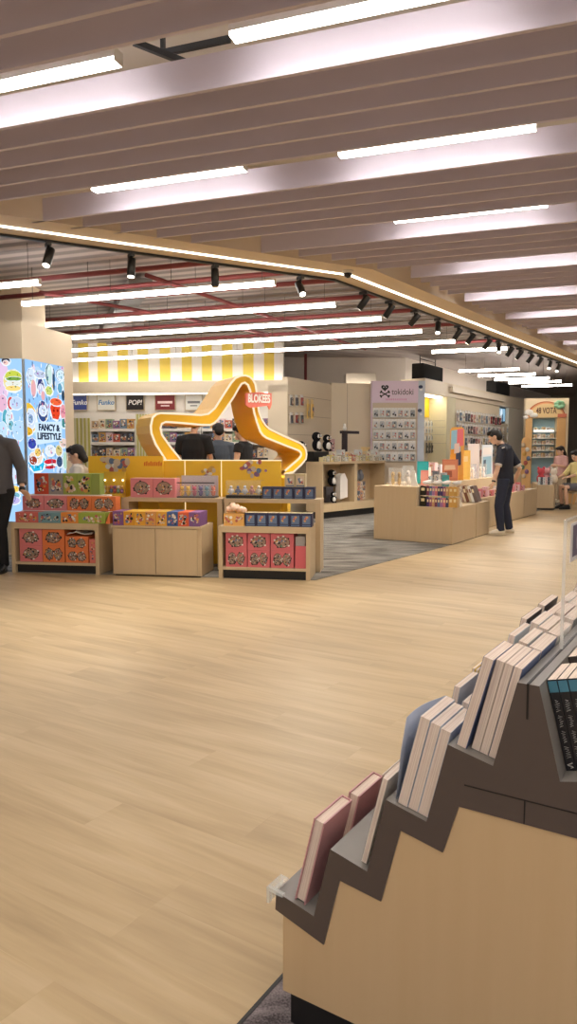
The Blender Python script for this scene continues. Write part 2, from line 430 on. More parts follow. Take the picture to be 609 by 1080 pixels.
# dome camera at the bulkhead's bend
X, Y, _ = at(367, 291, 7.55)
t = thing('ceiling_camera', 'small dark dome camera under the bend of the bulkhead', 'security camera', (X, Y, ZB))
MB().tube([(0, 0, -.03), (0, 0, 0)], [.05, .055], 16).build('camera_base', M_house, t)
MB().ball((0, 0, -.035), (.042, .042, .04)).build('dome', mat('smoked_dome', (25, 24, 26), .1), t)
# ---- services in the high ceiling
def world_pipe(name, p, q, r, m, label, cat, group=None):
    o = MB().tube([(0, 0, 0), tuple(Vector(q) - Vector(p))], r, 10).build(name, m, loc=p)
    return tag(o, label, cat, group)
for i, (s, z, t0, t1) in enumerate([(7.3, 3.41, -8, -3.0), (8.0, 3.41, -7.0, -2.45), (8.55, 3.41, -5.9, -2.1), (9.6, 3.41, -9, -1.5), (10.75, 3.41, -9, -.8), (12.15, 3.41, -8, -.3), (14.2, 3.41, -6, .5)]):
    world_pipe('sprinkler_pipe', CEIL.w(t0, s, z), CEIL.w(t1, s, z), .03, M_red, f'dark red ceiling pipe, {ordn(i)} from the bulkhead of those along the lamps', 'pipe', 'red ceiling pipes')
for i, (x0, y0, x1, y1, z) in enumerate([(-3.1, 9.3, -.35, 12.6, 3.35), (-1.6, 8.4, 1.5, 14.5, 3.35)]):
    world_pipe('sprinkler_pipe', (x0, y0, z), (x1, y1, z), .025, M_red, f'slim red ceiling pipe crossing the lamps, {ordn(i)} from the screen column', 'pipe', 'red ceiling pipes')
DX0, DSL = -1.9, 1.5
M_duct = mat('galvanised_duct', (128, 126, 126), .5, .3)
for i, (X0, Y0, X1, Y1, w, z) in enumerate([(DX0, 9.6, DX0 - DSL, 13.8, .3, 3.47)]):
    d = Vector((X1 - X0, Y1 - Y0)); a = math.atan2(d.y, d.x)
    t = thing('air_duct', f'{["grey duct slanting back over the first lamp runs", "narrow grey duct running back past the wide duct"][i]}', 'air duct', (X0, Y0, z), a, 'ceiling ducts')
    MB().box(0, d.length, -w / 2, w / 2, 0, .12).build('duct_run', M_duct, t)
    for j in range(4):
        MB().box(d.length * (j + .4) / 4, d.length * (j + .4) / 4 + .04, -w / 2 - .015, w / 2 + .015, -.012, .132).build('flange', M_duct, t)
for i in range(24):
    s = 8.35 + i * .3
    o = MB().box(-9 if i > 14 else -1.5 - .5 * i, max(-2.2, tleft(s) + .9) if s < 17.4 else 3, -.012, .012, 3.61, 3.645).build('ceiling_purlin', mat('purlin_paint', (150, 140, 132), .6), loc=CEIL.w(0, s, 0), rot=CEIL.a)
    tag(o, f'thin pale steel purlin under the deck, {ordn(i)} from the bulkhead', 'purlin', 'deck purlins')
for i, (px, py, d, a) in enumerate([(206, 52, 4.0, 20), (178, 62, 3.95, 80)]):
    X, Y, Z = at(px, py, d)
    o = MB().box(-.2, .2, -.012, .012, 0, .03).box(-.2, -.18, -.012, .012, .03, .25).build('ceiling_bracket', mat('dark_bracket', (62, 66, 72), .5), loc=(X, Y, Z), rot=R(a - 40))
    tag(o, ['dark steel bracket seen in the gap before the glowing baffle', 'second dark bracket beside the first above the baffles'][i], 'bracket')
# ================================================================ helpers for placing by sight line on a plane that stands in the shop
def hit(fr, px, py, y=0.0):
    """where the sight line through a pixel meets the vertical plane local-y = y of a frame: (local x, z)"""
    u, w = ray(px, py)
    d = (y - fr.ox * fr.q + fr.oy * fr.c) / (fr.c - u * fr.q)
    return (u * d - fr.ox) * fr.c + (d - fr.oy) * fr.q, CAMH + w * d
def hx(fr, px, y=0.0): return hit(fr, px, 474, y)[0]
def hz(fr, px, py, y=0.0): return hit(fr, px, py, y)[1]
def paint(rgb, rough=.45): return mat('print_%d_%d_%d' % tuple(rgb), rgb, rough, noise=0)
INK = [(30, 28, 32), (206, 186, 160), (226, 222, 214), (206, 160, 80), (96, 116, 146), (186, 96, 88), (104, 138, 112), (140, 100, 140), (156, 128, 112)]
INKM = [paint(c) for c in INK]
def art_oval(cx, cz, rx, rz, seed, wide=False):
    """an ink ring round a crowd of small muted patches"""
    g = random.Random(seed); b = MB()
    b.disc(cx, cz, rx, rz, -.0012, 0, 20); b.disc(cx, cz, rx * .93, rz * .91, -.0016, 8, 20)
    for i in range(34):
        a = g.uniform(0, 6.28); q = .86 * math.sqrt(g.random()); s = g.uniform(.07, .15)
        b.disc(cx + rx * q * math.cos(a), cz + rz * q * math.sin(a), rx * s, rz * s * g.uniform(.7, 1.3), -.0018 - .00006 * i, g.choice([0, 0, 0, 2, 3, 4, 5, 6, 1, 0, 8]), 7, g.uniform(0, 3))
    for i in range(7):
        a = g.uniform(0, 6.28)
        b.disc(cx + rx * 1.02 * math.cos(a), cz + rz * 1.02 * math.sin(a), rx * .15, rz * .15, -.0013 - .00005 * i, g.choice([0, 0, 2]), 7)
    return b
def art_scene(x0, x1, z0, z1, seed, n=10, pal=(0, 1, 2, 3, 4, 5)):
    """loose coloured patches as on a toy package"""
    g = random.Random(seed); b = MB(); w, h = x1 - x0, z1 - z0; s0 = min(w, h)
    for i in range(n * 2):
        s = g.uniform(.06, .19) * s0; cx = g.uniform(x0 + s, x1 - s); cz = g.uniform(z0 + s, z1 - s * .9)
        b.disc(cx, cz, s, s * g.uniform(.6, 1), -.0012 - .0001 * i, g.choice(pal), 8, g.uniform(0, 3))
    return b
BOXES = {}
def toy_box(fr, x, y, z, w, d, h, rgb, art, label, group, seed=0, rz=0, name='toy_box', top=None, cat='toy box', pal=(0, 1, 2, 3, 4, 5)):
    """a printed carton; x is its near corner nearest the column, y its front"""
    key = (round(w, 3), round(d, 3), round(h, 3), rgb, art, seed)
    loc = fr.w(x, y, z + .0008)
    if key not in BOXES:
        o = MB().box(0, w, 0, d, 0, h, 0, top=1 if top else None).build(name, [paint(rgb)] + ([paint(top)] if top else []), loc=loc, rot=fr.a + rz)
        if art == 'oval': art_oval(w / 2, h / 2, w * .34, h * .34, seed).build('front_print', INKM, o)
        elif art == 'pair':
            a = art_oval(w * .3, h * .5, w * .19, h * .36, seed); b2 = art_oval(w * .7, h * .5, w * .19, h * .36, seed + 3)
            a.build('front_print', INKM, o); b2.build('front_print', INKM, o)
        elif art == 'scene': art_scene(w * .06, w * .94, h * .08, h * .9, seed, 10 if w < .16 else 16, pal).build('front_print', INKM, o)
        elif art == 'window':
            b = MB().poly([(w * .14, h * .2), (w * .86, h * .2), (w * .86, h * .82), (w * .14, h * .82)], -.001, 1 if rgb[2] > 100 else 4)
            g = random.Random(seed + int(w * 1000))
            for i in range(12): b.disc(w * g.uniform(.28, .72), h * g.uniform(.28, .72), w * g.uniform(.06, .13), h * g.uniform(.05, .11), -.0014 - .0001 * i, g.choice([0, 4, 4, 3, 5, 2]), 8, g.uniform(0, 3))
            b.poly([(w * .1, h * .05), (w * .9, h * .05), (w * .9, h * .14), (w * .1, h * .14)], -.0012, 4)
            b.build('front_print', INKM, o)
        tag(o, label, cat, group); BOXES[key] = o; return o
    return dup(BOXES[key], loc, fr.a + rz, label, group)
PINK, ORANGE, DPINK = (220, 132, 134), (226, 124, 70), (206, 100, 106)

# ================================================================ three toy tables
def shelf_table(x, w, label):
    t = thing('display_table', label, 'display table', LEFT.w(x, 0), LEFT.a, 'maple toy tables')
    p = .042; D = .5
    for s in (0, w - p): box_obj('side_panel', (s, s + p, 0, D, 0, .552), M_maple, t)
    box_obj('tabletop', (0, w, -.004, D, .552, .576), M_mapleX, t); box_obj('front_rail', (p, w - p, 0, .02, .508, .552), M_mapleX, t)
    box_obj('shelf', (p, w - p, .005, D - .01, .1, .128), M_mapleX, t)
    box_obj('back_panel', (p, w - p, D - .02, D - .002, .128, .508), M_maple, t)
    box_obj('toe_kick', (p, w - p, .05, .08, 0, .1), M_black, t)
    return t
shelf_table(0, 1.05, 'maple toy table stacked with orange and pink boxes beside the man in dark clothes')
shelf_table(2.42, 1.0, 'maple toy table with rose-red boxes below, beside the grey carpet')
t = thing('display_cabinet', 'maple two-door cabinet topped with a row of colourful boxes', 'cabinet', LEFT.w(1.205, 0), LEFT.a)
box_obj('cabinet_body', (0, 1.02, .02, .52, .015, .54), M_maple, t)
box_obj('cabinet_top', (0, 1.02, -.003, .52, .54, .562), M_mapleX, t)
box_obj('plinth', (.02, 1.0, .04, .5, 0, .015), M_black, t)
for s in (.03, .505): box_obj('door', (s, s + .468, 0, .018, .022, .532), M_maple, t, bevel=.002)
# raised benches behind
def bench(x0, x1, label, dz=0):
    t = thing('display_bench', label, 'bench', LEFT.w(x0, .54), LEFT.a, 'raised maple benches'); L = x1 - x0
    box_obj('bench_top', (0, L, 0, .34, .79, .835), M_mapleX, t)
    for s in (0, L - .06): box_obj('leg', (s, s + .06, .01, .33, 0, .79), M_maple, t)
    return t
bench(hx(LEFT, 129, .54), hx(LEFT, 233.8, .54), 'raised maple bench behind the two-door cabinet')
bench(hx(LEFT, 236, .54), hx(LEFT, 338.5, .54), 'raised maple bench behind the rose-red box table')
# riser steps on the first table
for i, (y0, y1, z1) in enumerate([(.185, .34, .70), (.345, .5, .875)]):
    o = MB().box(0, .98, 0, y1 - y0, 0, z1 - .576).build('display_riser', M_white, loc=LEFT.w(.03, y0, .5765), rot=LEFT.a, bevel=.003)
    tag(o, ['low white riser step under the pink and orange boxes', 'taller white riser step under the green boxes'][i], 'riser')
# --- first table: three stepped rows
row = [(14, 38, (205, 104, 96), 'scene', 'pink'), (38.3, 62, (110, 150, 160), 'scene', 'teal'), (62.3, 80.5, (222, 140, 60), 'scene', 'amber'), (80.8, 109, (150, 168, 70), 'scene', 'olive green')]
for i, (a, b, c, art, nm) in enumerate(row):
    x = hx(LEFT, a, .012); toy_box(LEFT, x, .012, .576, hx(LEFT, b, .012) - x, .16, .118, c, art, f'long {nm} toy box in the lowest row on the orange box table', 'boxes on the first toy table', 10 + i)
x = hx(LEFT, 109.5, .02)
t = thing('box_tray', 'orange cardboard tray flap at the end of the lowest box row', 'tray', LEFT.w(x, .02, .577), LEFT.a)
MB().prism([(0, 0), (.05, 0), (.05, .12)], 0, .14).build('flap', paint(ORANGE), t); MB().box(0, .05, .141, .15, 0, .12).build('tray_back', paint((200, 86, 40)), t)
for i, (a, b, c) in enumerate([(22, 44.5, PINK), (45, 69, PINK), (69.5, 95, ORANGE), (95.5, 121, ORANGE)]):
    x = hx(LEFT, a, .195); toy_box(LEFT, x, .195, .70, hx(LEFT, b, .195) - x, .135, .165, c, 'pair' if c == ORANGE else 'oval',
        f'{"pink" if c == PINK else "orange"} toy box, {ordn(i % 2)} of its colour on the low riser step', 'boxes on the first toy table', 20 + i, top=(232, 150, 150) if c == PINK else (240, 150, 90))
for i, (a, b, c, nm) in enumerate([(35, 50, (206, 78, 50), 'brick red'), (50.3, 65.3, (150, 150, 140), 'teal and pink'), (65.6, 80.4, (146, 166, 76), 'green'), (80.7, 95.4, (146, 166, 76), 'green')]):
    x = hx(LEFT, a, .355); toy_box(LEFT, x, .355, .875, hx(LEFT, b, .355) - x, .13, .245, c, 'scene', f'upright {nm} toy box on the top step' + (', nearest the yellow diorama' if i == 3 else ', between a teal and a green one' if i == 2 else ''),
        'boxes on the first toy table', 30 + i)
x = hx(LEFT, 95.8, .36)
toy_box(LEFT, x, .36, .875, hx(LEFT, 104.5, .36) - x, .13, .245, (138, 158, 80), '', 'plain green box end on the top step beside the yellow diorama', 'boxes on the first toy table')
# yellow diorama with figures
x0 = hx(LEFT, 106, .56); x1 = hx(LEFT, 128.5, .56)
t = thing('toy_diorama', 'small yellow display stage with tiny toy figures behind the tables', 'display stage', LEFT.w(x0, .545, .835), LEFT.a); L = x1 - x0
box_obj('stage', (0, L, 0, .12, .0, .045), paint((222, 178, 60)), t); box_obj('stage_back', (0, L, .1, .12, .045, .3), paint((212, 170, 52)), t)
MB().box(.0, .03, .04, .1, -.829, 0).box(L - .03, L, .04, .1, -.829, 0).build('post', M_maple, t)
for i in range(6):
    g = random.Random(i); xx = (i + .5) * L / 6
    b = MB().ball((xx, .05, .075), (.022, .02, .03), 8, 6, 0).ball((xx, .05, .12), .022, 8, 6, 1)
    b.build('toy_figure', [paint(INK[2 + i % 6]), paint(INK[(i * 2 + 1) % 8])], t)
for i, x in enumerate((.02, L * .5, L - .02)):
    MB().ball((x, .08, .2), .011, 8, 6).build('stage_lamp', emit('stage_lamp_glow', (255, 240, 200), 4), t)
# lower shelf
low = [(17.6, 41.5, DPINK if 0 else (216, 122, 124), 2, 'pink'), (42, 65.3, ORANGE, 2, 'orange'), (66.5, 90.5, ORANGE, 2, 'orange')]
for i, (a, b, c, n, nm) in enumerate(low):
    x = hx(LEFT, a, .03); w_ = hx(LEFT, b, .03) - x
    for j in range(n):
        h = .185 if i < 2 else .148
        toy_box(LEFT, x, .03, .128 + j * (h + .002), w_, .3, h, c, 'oval' if i == 0 or (i == 1 and j) else 'pair', f'{nm} toy box, {"upper" if j else "lower"} of the {["pink pair", "first orange pair", "second orange pair"][i]} under the first table', 'boxes on the lower shelves', 40 + i + 5 * j)
x = hx(LEFT, 92, .03); toy_box(LEFT, x, .03, .128, min(hx(LEFT, 103, .03), 1.002) - x, .3, .27, (216, 120, 108), 'scene', 'narrow salmon toy box at the end of the shelf under the first table', 'boxes on the lower shelves', 50)
b = MB(); g = random.Random(3); pts = []
for i in range(9):
    for j in range(4): pts.append((i * .037, .02 + j * .06, .016 + .05 * math.sin(i * .9) * .35 + g.uniform(0, .018) + (.02 if 2 < i < 7 else 0)))
b.add(pts, [(i * 4 + j, (i + 1) * 4 + j, (i + 1) * 4 + j + 1, i * 4 + j + 1) for i in range(8) for j in range(3)], 0, True)
o = b.build('plastic_bag', mat('white_plastic_film', (225, 222, 218), .3), loc=LEFT.w(hx(LEFT, 67, .03), .03, .128 + .30), rot=LEFT.a); so = o.modifiers.new('s', 'SOLIDIFY'); so.thickness = .008
tag(o, 'crumpled white plastic bag lying on the second orange pair of boxes', 'plastic bag')
# --- cabinet top row: eight boxes
cols = [((128, 82, 140), 'purple'), ((222, 160, 46), 'yellow'), ((226, 166, 54), 'yellow'), ((212, 150, 84), 'tan'), ((224, 164, 60), 'yellow'), ((62, 92, 150), 'blue'), ((214, 92, 54), 'red-orange'), ((124, 84, 136), 'purple')]
for i, (c, nm) in enumerate(cols):
    x = 1.212 + i * .125
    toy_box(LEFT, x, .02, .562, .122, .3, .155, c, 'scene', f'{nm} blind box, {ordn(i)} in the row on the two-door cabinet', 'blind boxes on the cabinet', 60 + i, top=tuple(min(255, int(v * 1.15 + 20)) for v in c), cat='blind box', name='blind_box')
# --- bench behind the cabinet
for i, (a, b) in enumerate([(137, 160.5), (161, 184)]):
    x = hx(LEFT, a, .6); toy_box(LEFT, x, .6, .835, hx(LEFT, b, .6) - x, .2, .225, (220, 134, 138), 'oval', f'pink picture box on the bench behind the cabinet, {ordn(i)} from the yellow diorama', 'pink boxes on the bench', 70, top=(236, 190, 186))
x0, x1 = hx(LEFT, 186, .6), hx(LEFT, 226, .6)
t = thing('figure_showcase', 'clear showcase of bright little toy figures on the bench by the pink boxes', 'showcase', LEFT.w(x0, .6, .8355), LEFT.a); L = x1 - x0
box_obj('showcase_base', (0, L, 0, .2, 0, .014), mat('showcase_base_grey', (70, 68, 70), .4), t); box_obj('backdrop', (.004, L - .004, .18, .19, .014, .255), paint((206, 196, 200)), t)
box_obj('cover', (0, L, .004, .008, .014, .255), M_clear2, t)
MB().box(0, L, -.0005, .0, .17, .182).build('shelf_line', paint((30, 30, 34)), t)
for i in range(6):
    xx = (i + .5) * L / 6; c = [(240, 190, 40), (245, 200, 60), (196, 70, 110), (90, 70, 140), (110, 160, 180), (220, 120, 90)][i]
    MB().ball((xx, .09, .05), (.025, .022, .036), 8, 6).ball((xx, .085, .105), (.027, .025, .027), 8, 6).ball((xx - .02, .085, .135), .009, 6, 4).ball((xx + .02, .085, .135), .009, 6, 4).tube([(xx - .03, .08, .07), (xx + .03, .08, .07)], .009, 6).build('toy_figure', paint(c), t)
# --- rose-red table
x = hx(LEFT, 235.5, .02)
for i in range(2):
    w_ = (hx(LEFT, 257.5, .02) - x) / 2
    toy_box(LEFT, x + i * w_, .02, .576, w_ - .003, .16, .13, (228, 172, 92), 'scene', f'amber toy box, {ordn(i)} from the two-door cabinet on the rose-red table', 'boxes on the third toy table', 80 + i, pal=(1, 2, 3, 5))
x = hx(LEFT, 238, .05); b = MB(); g = random.Random(5)
for i in range(9):
    b.ball((.02 + .022 * i, .06 + g.uniform(-.02, .02), .035 + g.uniform(0, .05) * (1 if 1 < i < 7 else .2)), (.035, .05, .035), 8, 6)
o = b.build('plastic_packet', mat('shiny_peach_plastic', (226, 190, 164), .15), loc=LEFT.w(x, .03, .7075), rot=LEFT.a)
rm = o.modifiers.new('r', 'REMESH'); rm.mode = 'VOXEL'; rm.voxel_size = .009
tag(o, 'shiny peach plastic packet lying on the amber boxes', 'plastic packet')
for i in range(6):
    x = hx(LEFT, 258.3 + 11.9 * i, .02)
    toy_box(LEFT, x, .02, .576, .117, .15, .145, (44, 46, 78), 'window', f'dark blue window box, {ordn(i)} in the lower row after the amber boxes', 'dark window boxes', 90, name='figure_box', top=(206, 190, 150))
x0, x1 = hx(LEFT, 238, .6), hx(LEFT, 275, .6); L = x1 - x0
t = thing('figure_showcase', 'black-based showcase of white robot figures at the end of the raised bench', 'showcase', LEFT.w(x0, .6, .8355), LEFT.a)
box_obj('showcase_base', (0, L, 0, .2, 0, .035), M_black, t); box_obj('cover', (0, L, .004, .008, .035, .2), M_clear2, t); box_obj('cover_top', (0, L, .0, .2, .2, .206), M_clear2, t)
for i in range(5):
    xx = (i + .5) * L / 5; c = [(220, 222, 228), (70, 90, 140), (200, 202, 210), (190, 120, 110), (226, 220, 200)][i]
    MB().ball((xx, .09, .075), (.026, .02, .035), 8, 6).ball((xx, .09, .125), (.018, .018, .02), 8, 6).tube([(xx - .035, .09, .06), (xx - .02, .09, .1), (xx + .02, .09, .1), (xx + .035, .09, .06)], .009, 6).build('toy_figure', paint(c), t)
for i in range(5):
    x = hx(LEFT, 276.5 + 11.2 * i, .6)
    toy_box(LEFT, x, .6, .835, .116, .15, .135, (44, 46, 78), 'window', f'dark blue window box, {ordn(i)} in the upper row on the bench by the white showcase', 'dark window boxes', 91, name='figure_box')
for i in range(2):
    x = hx(LEFT, 300.5 + 11.2 * i, .62)
    toy_box(LEFT, x, .62, .9708, .116, .13, .15, (196, 178, 140), 'window', f'tan window box stacked on top of the upper dark row, {ordn(i)} from the star', 'dark window boxes', 92, name='figure_box')
for i, (a, b) in enumerate([(237.5, 260), (261, 284.5), (285.5, 310)]):
    x = hx(LEFT, a, .03); w_ = hx(LEFT, b, .03) - x
    for j in range(2):
        toy_box(LEFT, x, .03, .128 + j * .187, w_, .3, .185, (206, 104, 110), 'oval' if j else 'pair', f'rose-red picture box, {"upper" if j else "lower"} of the {ORD[i]} pair on the shelf of the rose-red table', 'rose-red picture boxes', 100 + j)
x = hx(LEFT, 311.5, .03)
toy_box(LEFT, x, .03, .128, min(hx(LEFT, 325, .03), 3.372) - x, .3, .24, (206, 98, 104), '', 'plain rose-red box at the carpet end of the lower shelf', 'rose-red picture boxes')
o = box_obj('plastic_sheet', (0, .1, 0, .28, 0, .1), M_film, loc=LEFT.w(x + .004, .04, .3705), rot=LEFT.a); tag(o, 'clear plastic wrap over the plain rose-red box', 'plastic wrap')

# ================================================================ yellow star arch and its counter
STAR = Frame(-.42, 9.55, 24)
yb = .93
xa, xb = hx(LEFT, 103, yb), hx(LEFT, 303, yb)
t = thing('star_counter', 'yellow counter carrying the big star arch behind the toy tables', 'counter', LEFT.w(xa, yb), LEFT.a); L = xb - xa
MB().prismz([(0, .03), (L, .03), (L - .1, .9), (L - .9, 1.35), (.2, .9)], 0, 1.06).build('counter_body', M_yellow, t)
zt0 = hz(LEFT, 230, 486, yb)
seg = [hx(LEFT, p, yb) - xa for p in (148, 195, 233.5, 297)]
M_ylit = mat('yellow_panel_print', (246, 196, 50), .4, noise=.02)
for i in range(3):
    box_obj('front_panel', (seg[i] + .004, seg[i + 1] - .004, 0, .025, .02, zt0), M_ylit, t)
M_ivory = emit('ivory_edge_glow', (255, 234, 190), 1.0)
for i in range(1, 3): MB().box(seg[i] - .004, seg[i] + .004, -.006, .02, .02, zt0).build('light_edge', M_ivory, t)
MB().box(seg[0], seg[3], -.004, .025, zt0, zt0 + .012).build('light_edge', M_ivory, t)
# printed clusters on the panels
for (cx_, cy_, rx, ry, sd) in [(220, 497, 8, 7, 1), (268, 494, 16, 10, 2)]:
    x, z = hit(LEFT, cx_, cy_, yb); x -= xa; g = random.Random(sd); b = MB(); kx = rx / 86.; kz = ry / 86.
    for i in range(22 if rx > 10 else 12):
        a, q = g.uniform(0, 6.28), g.uniform(0, .85)
        b.disc(x + kx * q * math.cos(a), z + kz * q * math.sin(a), .018 + .02 * g.random(), .016 + .018 * g.random(), -.0015 - .0005 * i, g.choice([1, 2, 5, 3, 1, 4, 7]), 8)
    b.build('picture_print', INKM, t)
# header board in front of the counter's near end
x0, z0 = hit(LEFT, 94, 506, .9); x1, z1 = hit(LEFT, 172, 481, .9); L = x1 - x0
t = thing('header_board', 'long yellow header board with cut-out toy picture above the pink boxes', 'sign board', LEFT.w(x0, .89), LEFT.a)
box_obj('board', (0, L, 0, .025, z0, z1), M_ylit, t)
for s in (.06, L - .1): box_obj('board_leg', (s, s + .04, .005, .022, 0, z0), M_ylit, t)
box_obj('lower_band', (L * .62, L - .01, -.01, 0, z0 - .1, z0 + .01), paint((186, 92, 84)), t)
g = random.Random(9); b = MB()
for i in range(26):
    a, q = g.uniform(0, 6.28), g.uniform(0, .9)
    b.disc(L * .36 + .2 * q * math.cos(a), z0 + .19 + .12 * q * math.sin(a), .03 + .025 * g.random(), .03 + .02 * g.random(), -.002 - .0006 * i, g.choice([1, 2, 4, 3, 1, 5]), 9)
b.build('picture_print', INKM, t)
b = MB()
for i in range(12):
    h = [.05, .06, .045, .06, .05, .055][i % 6]; xx = L * .75 + i * .026
    if xx + .02 < L: b.poly([(xx, z1 - .12), (xx + .018, z1 - .12), (xx + .02, z1 - .12 + h), (xx + .003, z1 - .12 + h * .9)], -.002, 0)
b.build('title_print', [paint((222, 110, 30))], t)
# the star itself
outer = [(180, 497), (173, 484), (163.5, 469), (158.8, 457), (158.2, 449), (160.2, 440), (164.5, 436), (169.5, 434.6), (190, 435.6), (212, 436.8), (219.5, 435.6), (226, 430), (233, 419), (243, 403.5), (248, 398), (253.5, 395.5), (259, 395), (263.6, 396.5),
         (267.5, 400), (270, 405), (271.4, 413), (272.5, 424.7), (274, 434), (277, 442), (280.5, 447.5), (284.6, 451.6), (300, 459.2), (317, 466.5), (321, 469.6), (323.5, 474), (324.3, 479), (323.5, 484.5), (318.5, 490.6), (310, 498.5), (300, 507)]
inner = [(300, 496), (310, 487.4), (315.5, 482.6), (317, 480.2), (317, 478), (315, 476), (300, 470.3), (281, 462.6), (277, 459.6), (274, 455.6), (270.5, 446), (267.6, 436), (265.2, 424), (263.2, 412), (261, 406.5), (258.3, 404.4), (255.4, 405.6), (252.5, 410), (247.5, 419), (239, 431.5), (230.5, 443.4), (226.5, 447), (222, 449.2), (212, 449), (190, 447), (175, 446), (171.5, 447.6), (170.2, 451.6), (171.6, 458), (180, 470), (190.5, 483), (199, 495)]
zc = 1.062
def spts(pp):
    r = [hit(STAR, *p) for p in pp]
    return [(x, max(z, zc)) for x, z in r]
O_, I_ = spts(outer), spts(inner)
t = thing('star_arch', 'huge yellow star-shaped arch with glowing ivory edges rising from the yellow counter', 'display arch', STAR.w(0, 0), STAR.a)
def shrink(pts, d, sgn):
    out = []
    for i, p in enumerate(pts):
        a = Vector(pts[max(i - 1, 0)]); c = Vector(pts[min(i + 1, len(pts) - 1)]); n = (c - a).normalized(); n = Vector((-n.y, n.x)) * sgn
        out.append((p[0] + n.x * d, p[1] + n.y * d))
    return out
O2, I2 = shrink(O_, .024, -1), shrink(I_, .024, -1)
DEP = .78
def strip(b, A, B, y0, y1, m):        # closed band between two open outlines, both depth faces
    n = len(A)
    for y, fl_ in ((y0, 0), (y1, 1)):
        pts = [(p[0], y, p[1]) for p in A + B]
        b.add(pts, [list(range(len(pts)))[::-1] if not fl_ else list(range(len(pts)))], m)
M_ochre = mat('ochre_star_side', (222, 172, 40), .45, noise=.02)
b = MB(); P = O_ + I_; strip(b, O2, I2, 0, DEP, 0)
for A in (O_, I_):
    for p, q in zip(A, A[1:]): b.add([(p[0], .004, p[1]), (p[0], DEP, p[1]), (q[0], DEP, q[1]), (q[0], .004, q[1])], [(0, 1, 2, 3)], 1)
b.build('star_body', [M_yellow, M_ochre], t)
M_edge = emit('star_edge_glow', (255, 232, 196), .95)
for A, B in ((O_, O2), (I_, I2)):
    b = MB()
    for i in range(len(A) - 1):
        for y in (-.006,):
            b.add([(A[i][0], y, A[i][1]), (A[i + 1][0], y, A[i + 1][1]), (B[i + 1][0], y, B[i + 1][1]), (B[i][0], y, B[i][1])], [(0, 1, 2, 3)], 0)
        b.add([(A[i][0], -.006, A[i][1]), (A[i][0], .012, A[i][1]), (A[i + 1][0], .012, A[i + 1][1]), (A[i + 1][0], -.006, A[i + 1][1])], [(0, 1, 2, 3)], 0)
    b.build('light_edge', M_edge, t)
# brand sign fixed to the star
x0, z1 = hit(STAR, 259.6, 413, -.12); x1, z0 = hit(STAR, 286.8, 427.6, -.12); W = x1 - x0; Hh = z1 - z0
t = thing('brand_sign', 'salmon pointed sign with white capital lettering on the star\'s upper point', 'sign', STAR.w(x0, -.12), STAR.a)
pts = [(0, z0), (W * .12, z0 - .03), (W * .2, z0 - .035), (W * .86, z0 - .005), (W * .93, z0 - .05), (W, z0 + .01), (W, z1 - .01), (W * .5, z1), (0, z1 - .02)]
M_salmon = mat('salmon_sign', (236, 128, 112), .4, noise=0)
MB().prism(pts, 0, .04).build('sign_panel', M_salmon, t)
o = lettering('BLOKEES', Hh * .85, paint((255, 250, 245)), t, W * .5, -.006, (z0 + z1) / 2 - .005, bold=.006)
ws = max(v.co.x for v in o.data.vertices) - min(v.co.x for v in o.data.vertices); o.scale = (W * .86 / ws, 1, 1)
for s in (.2, .45): box_obj('bracket', (W * s, W * s + .02, .04, .119, z0 + .03, z0 + .05), M_salmon, t)

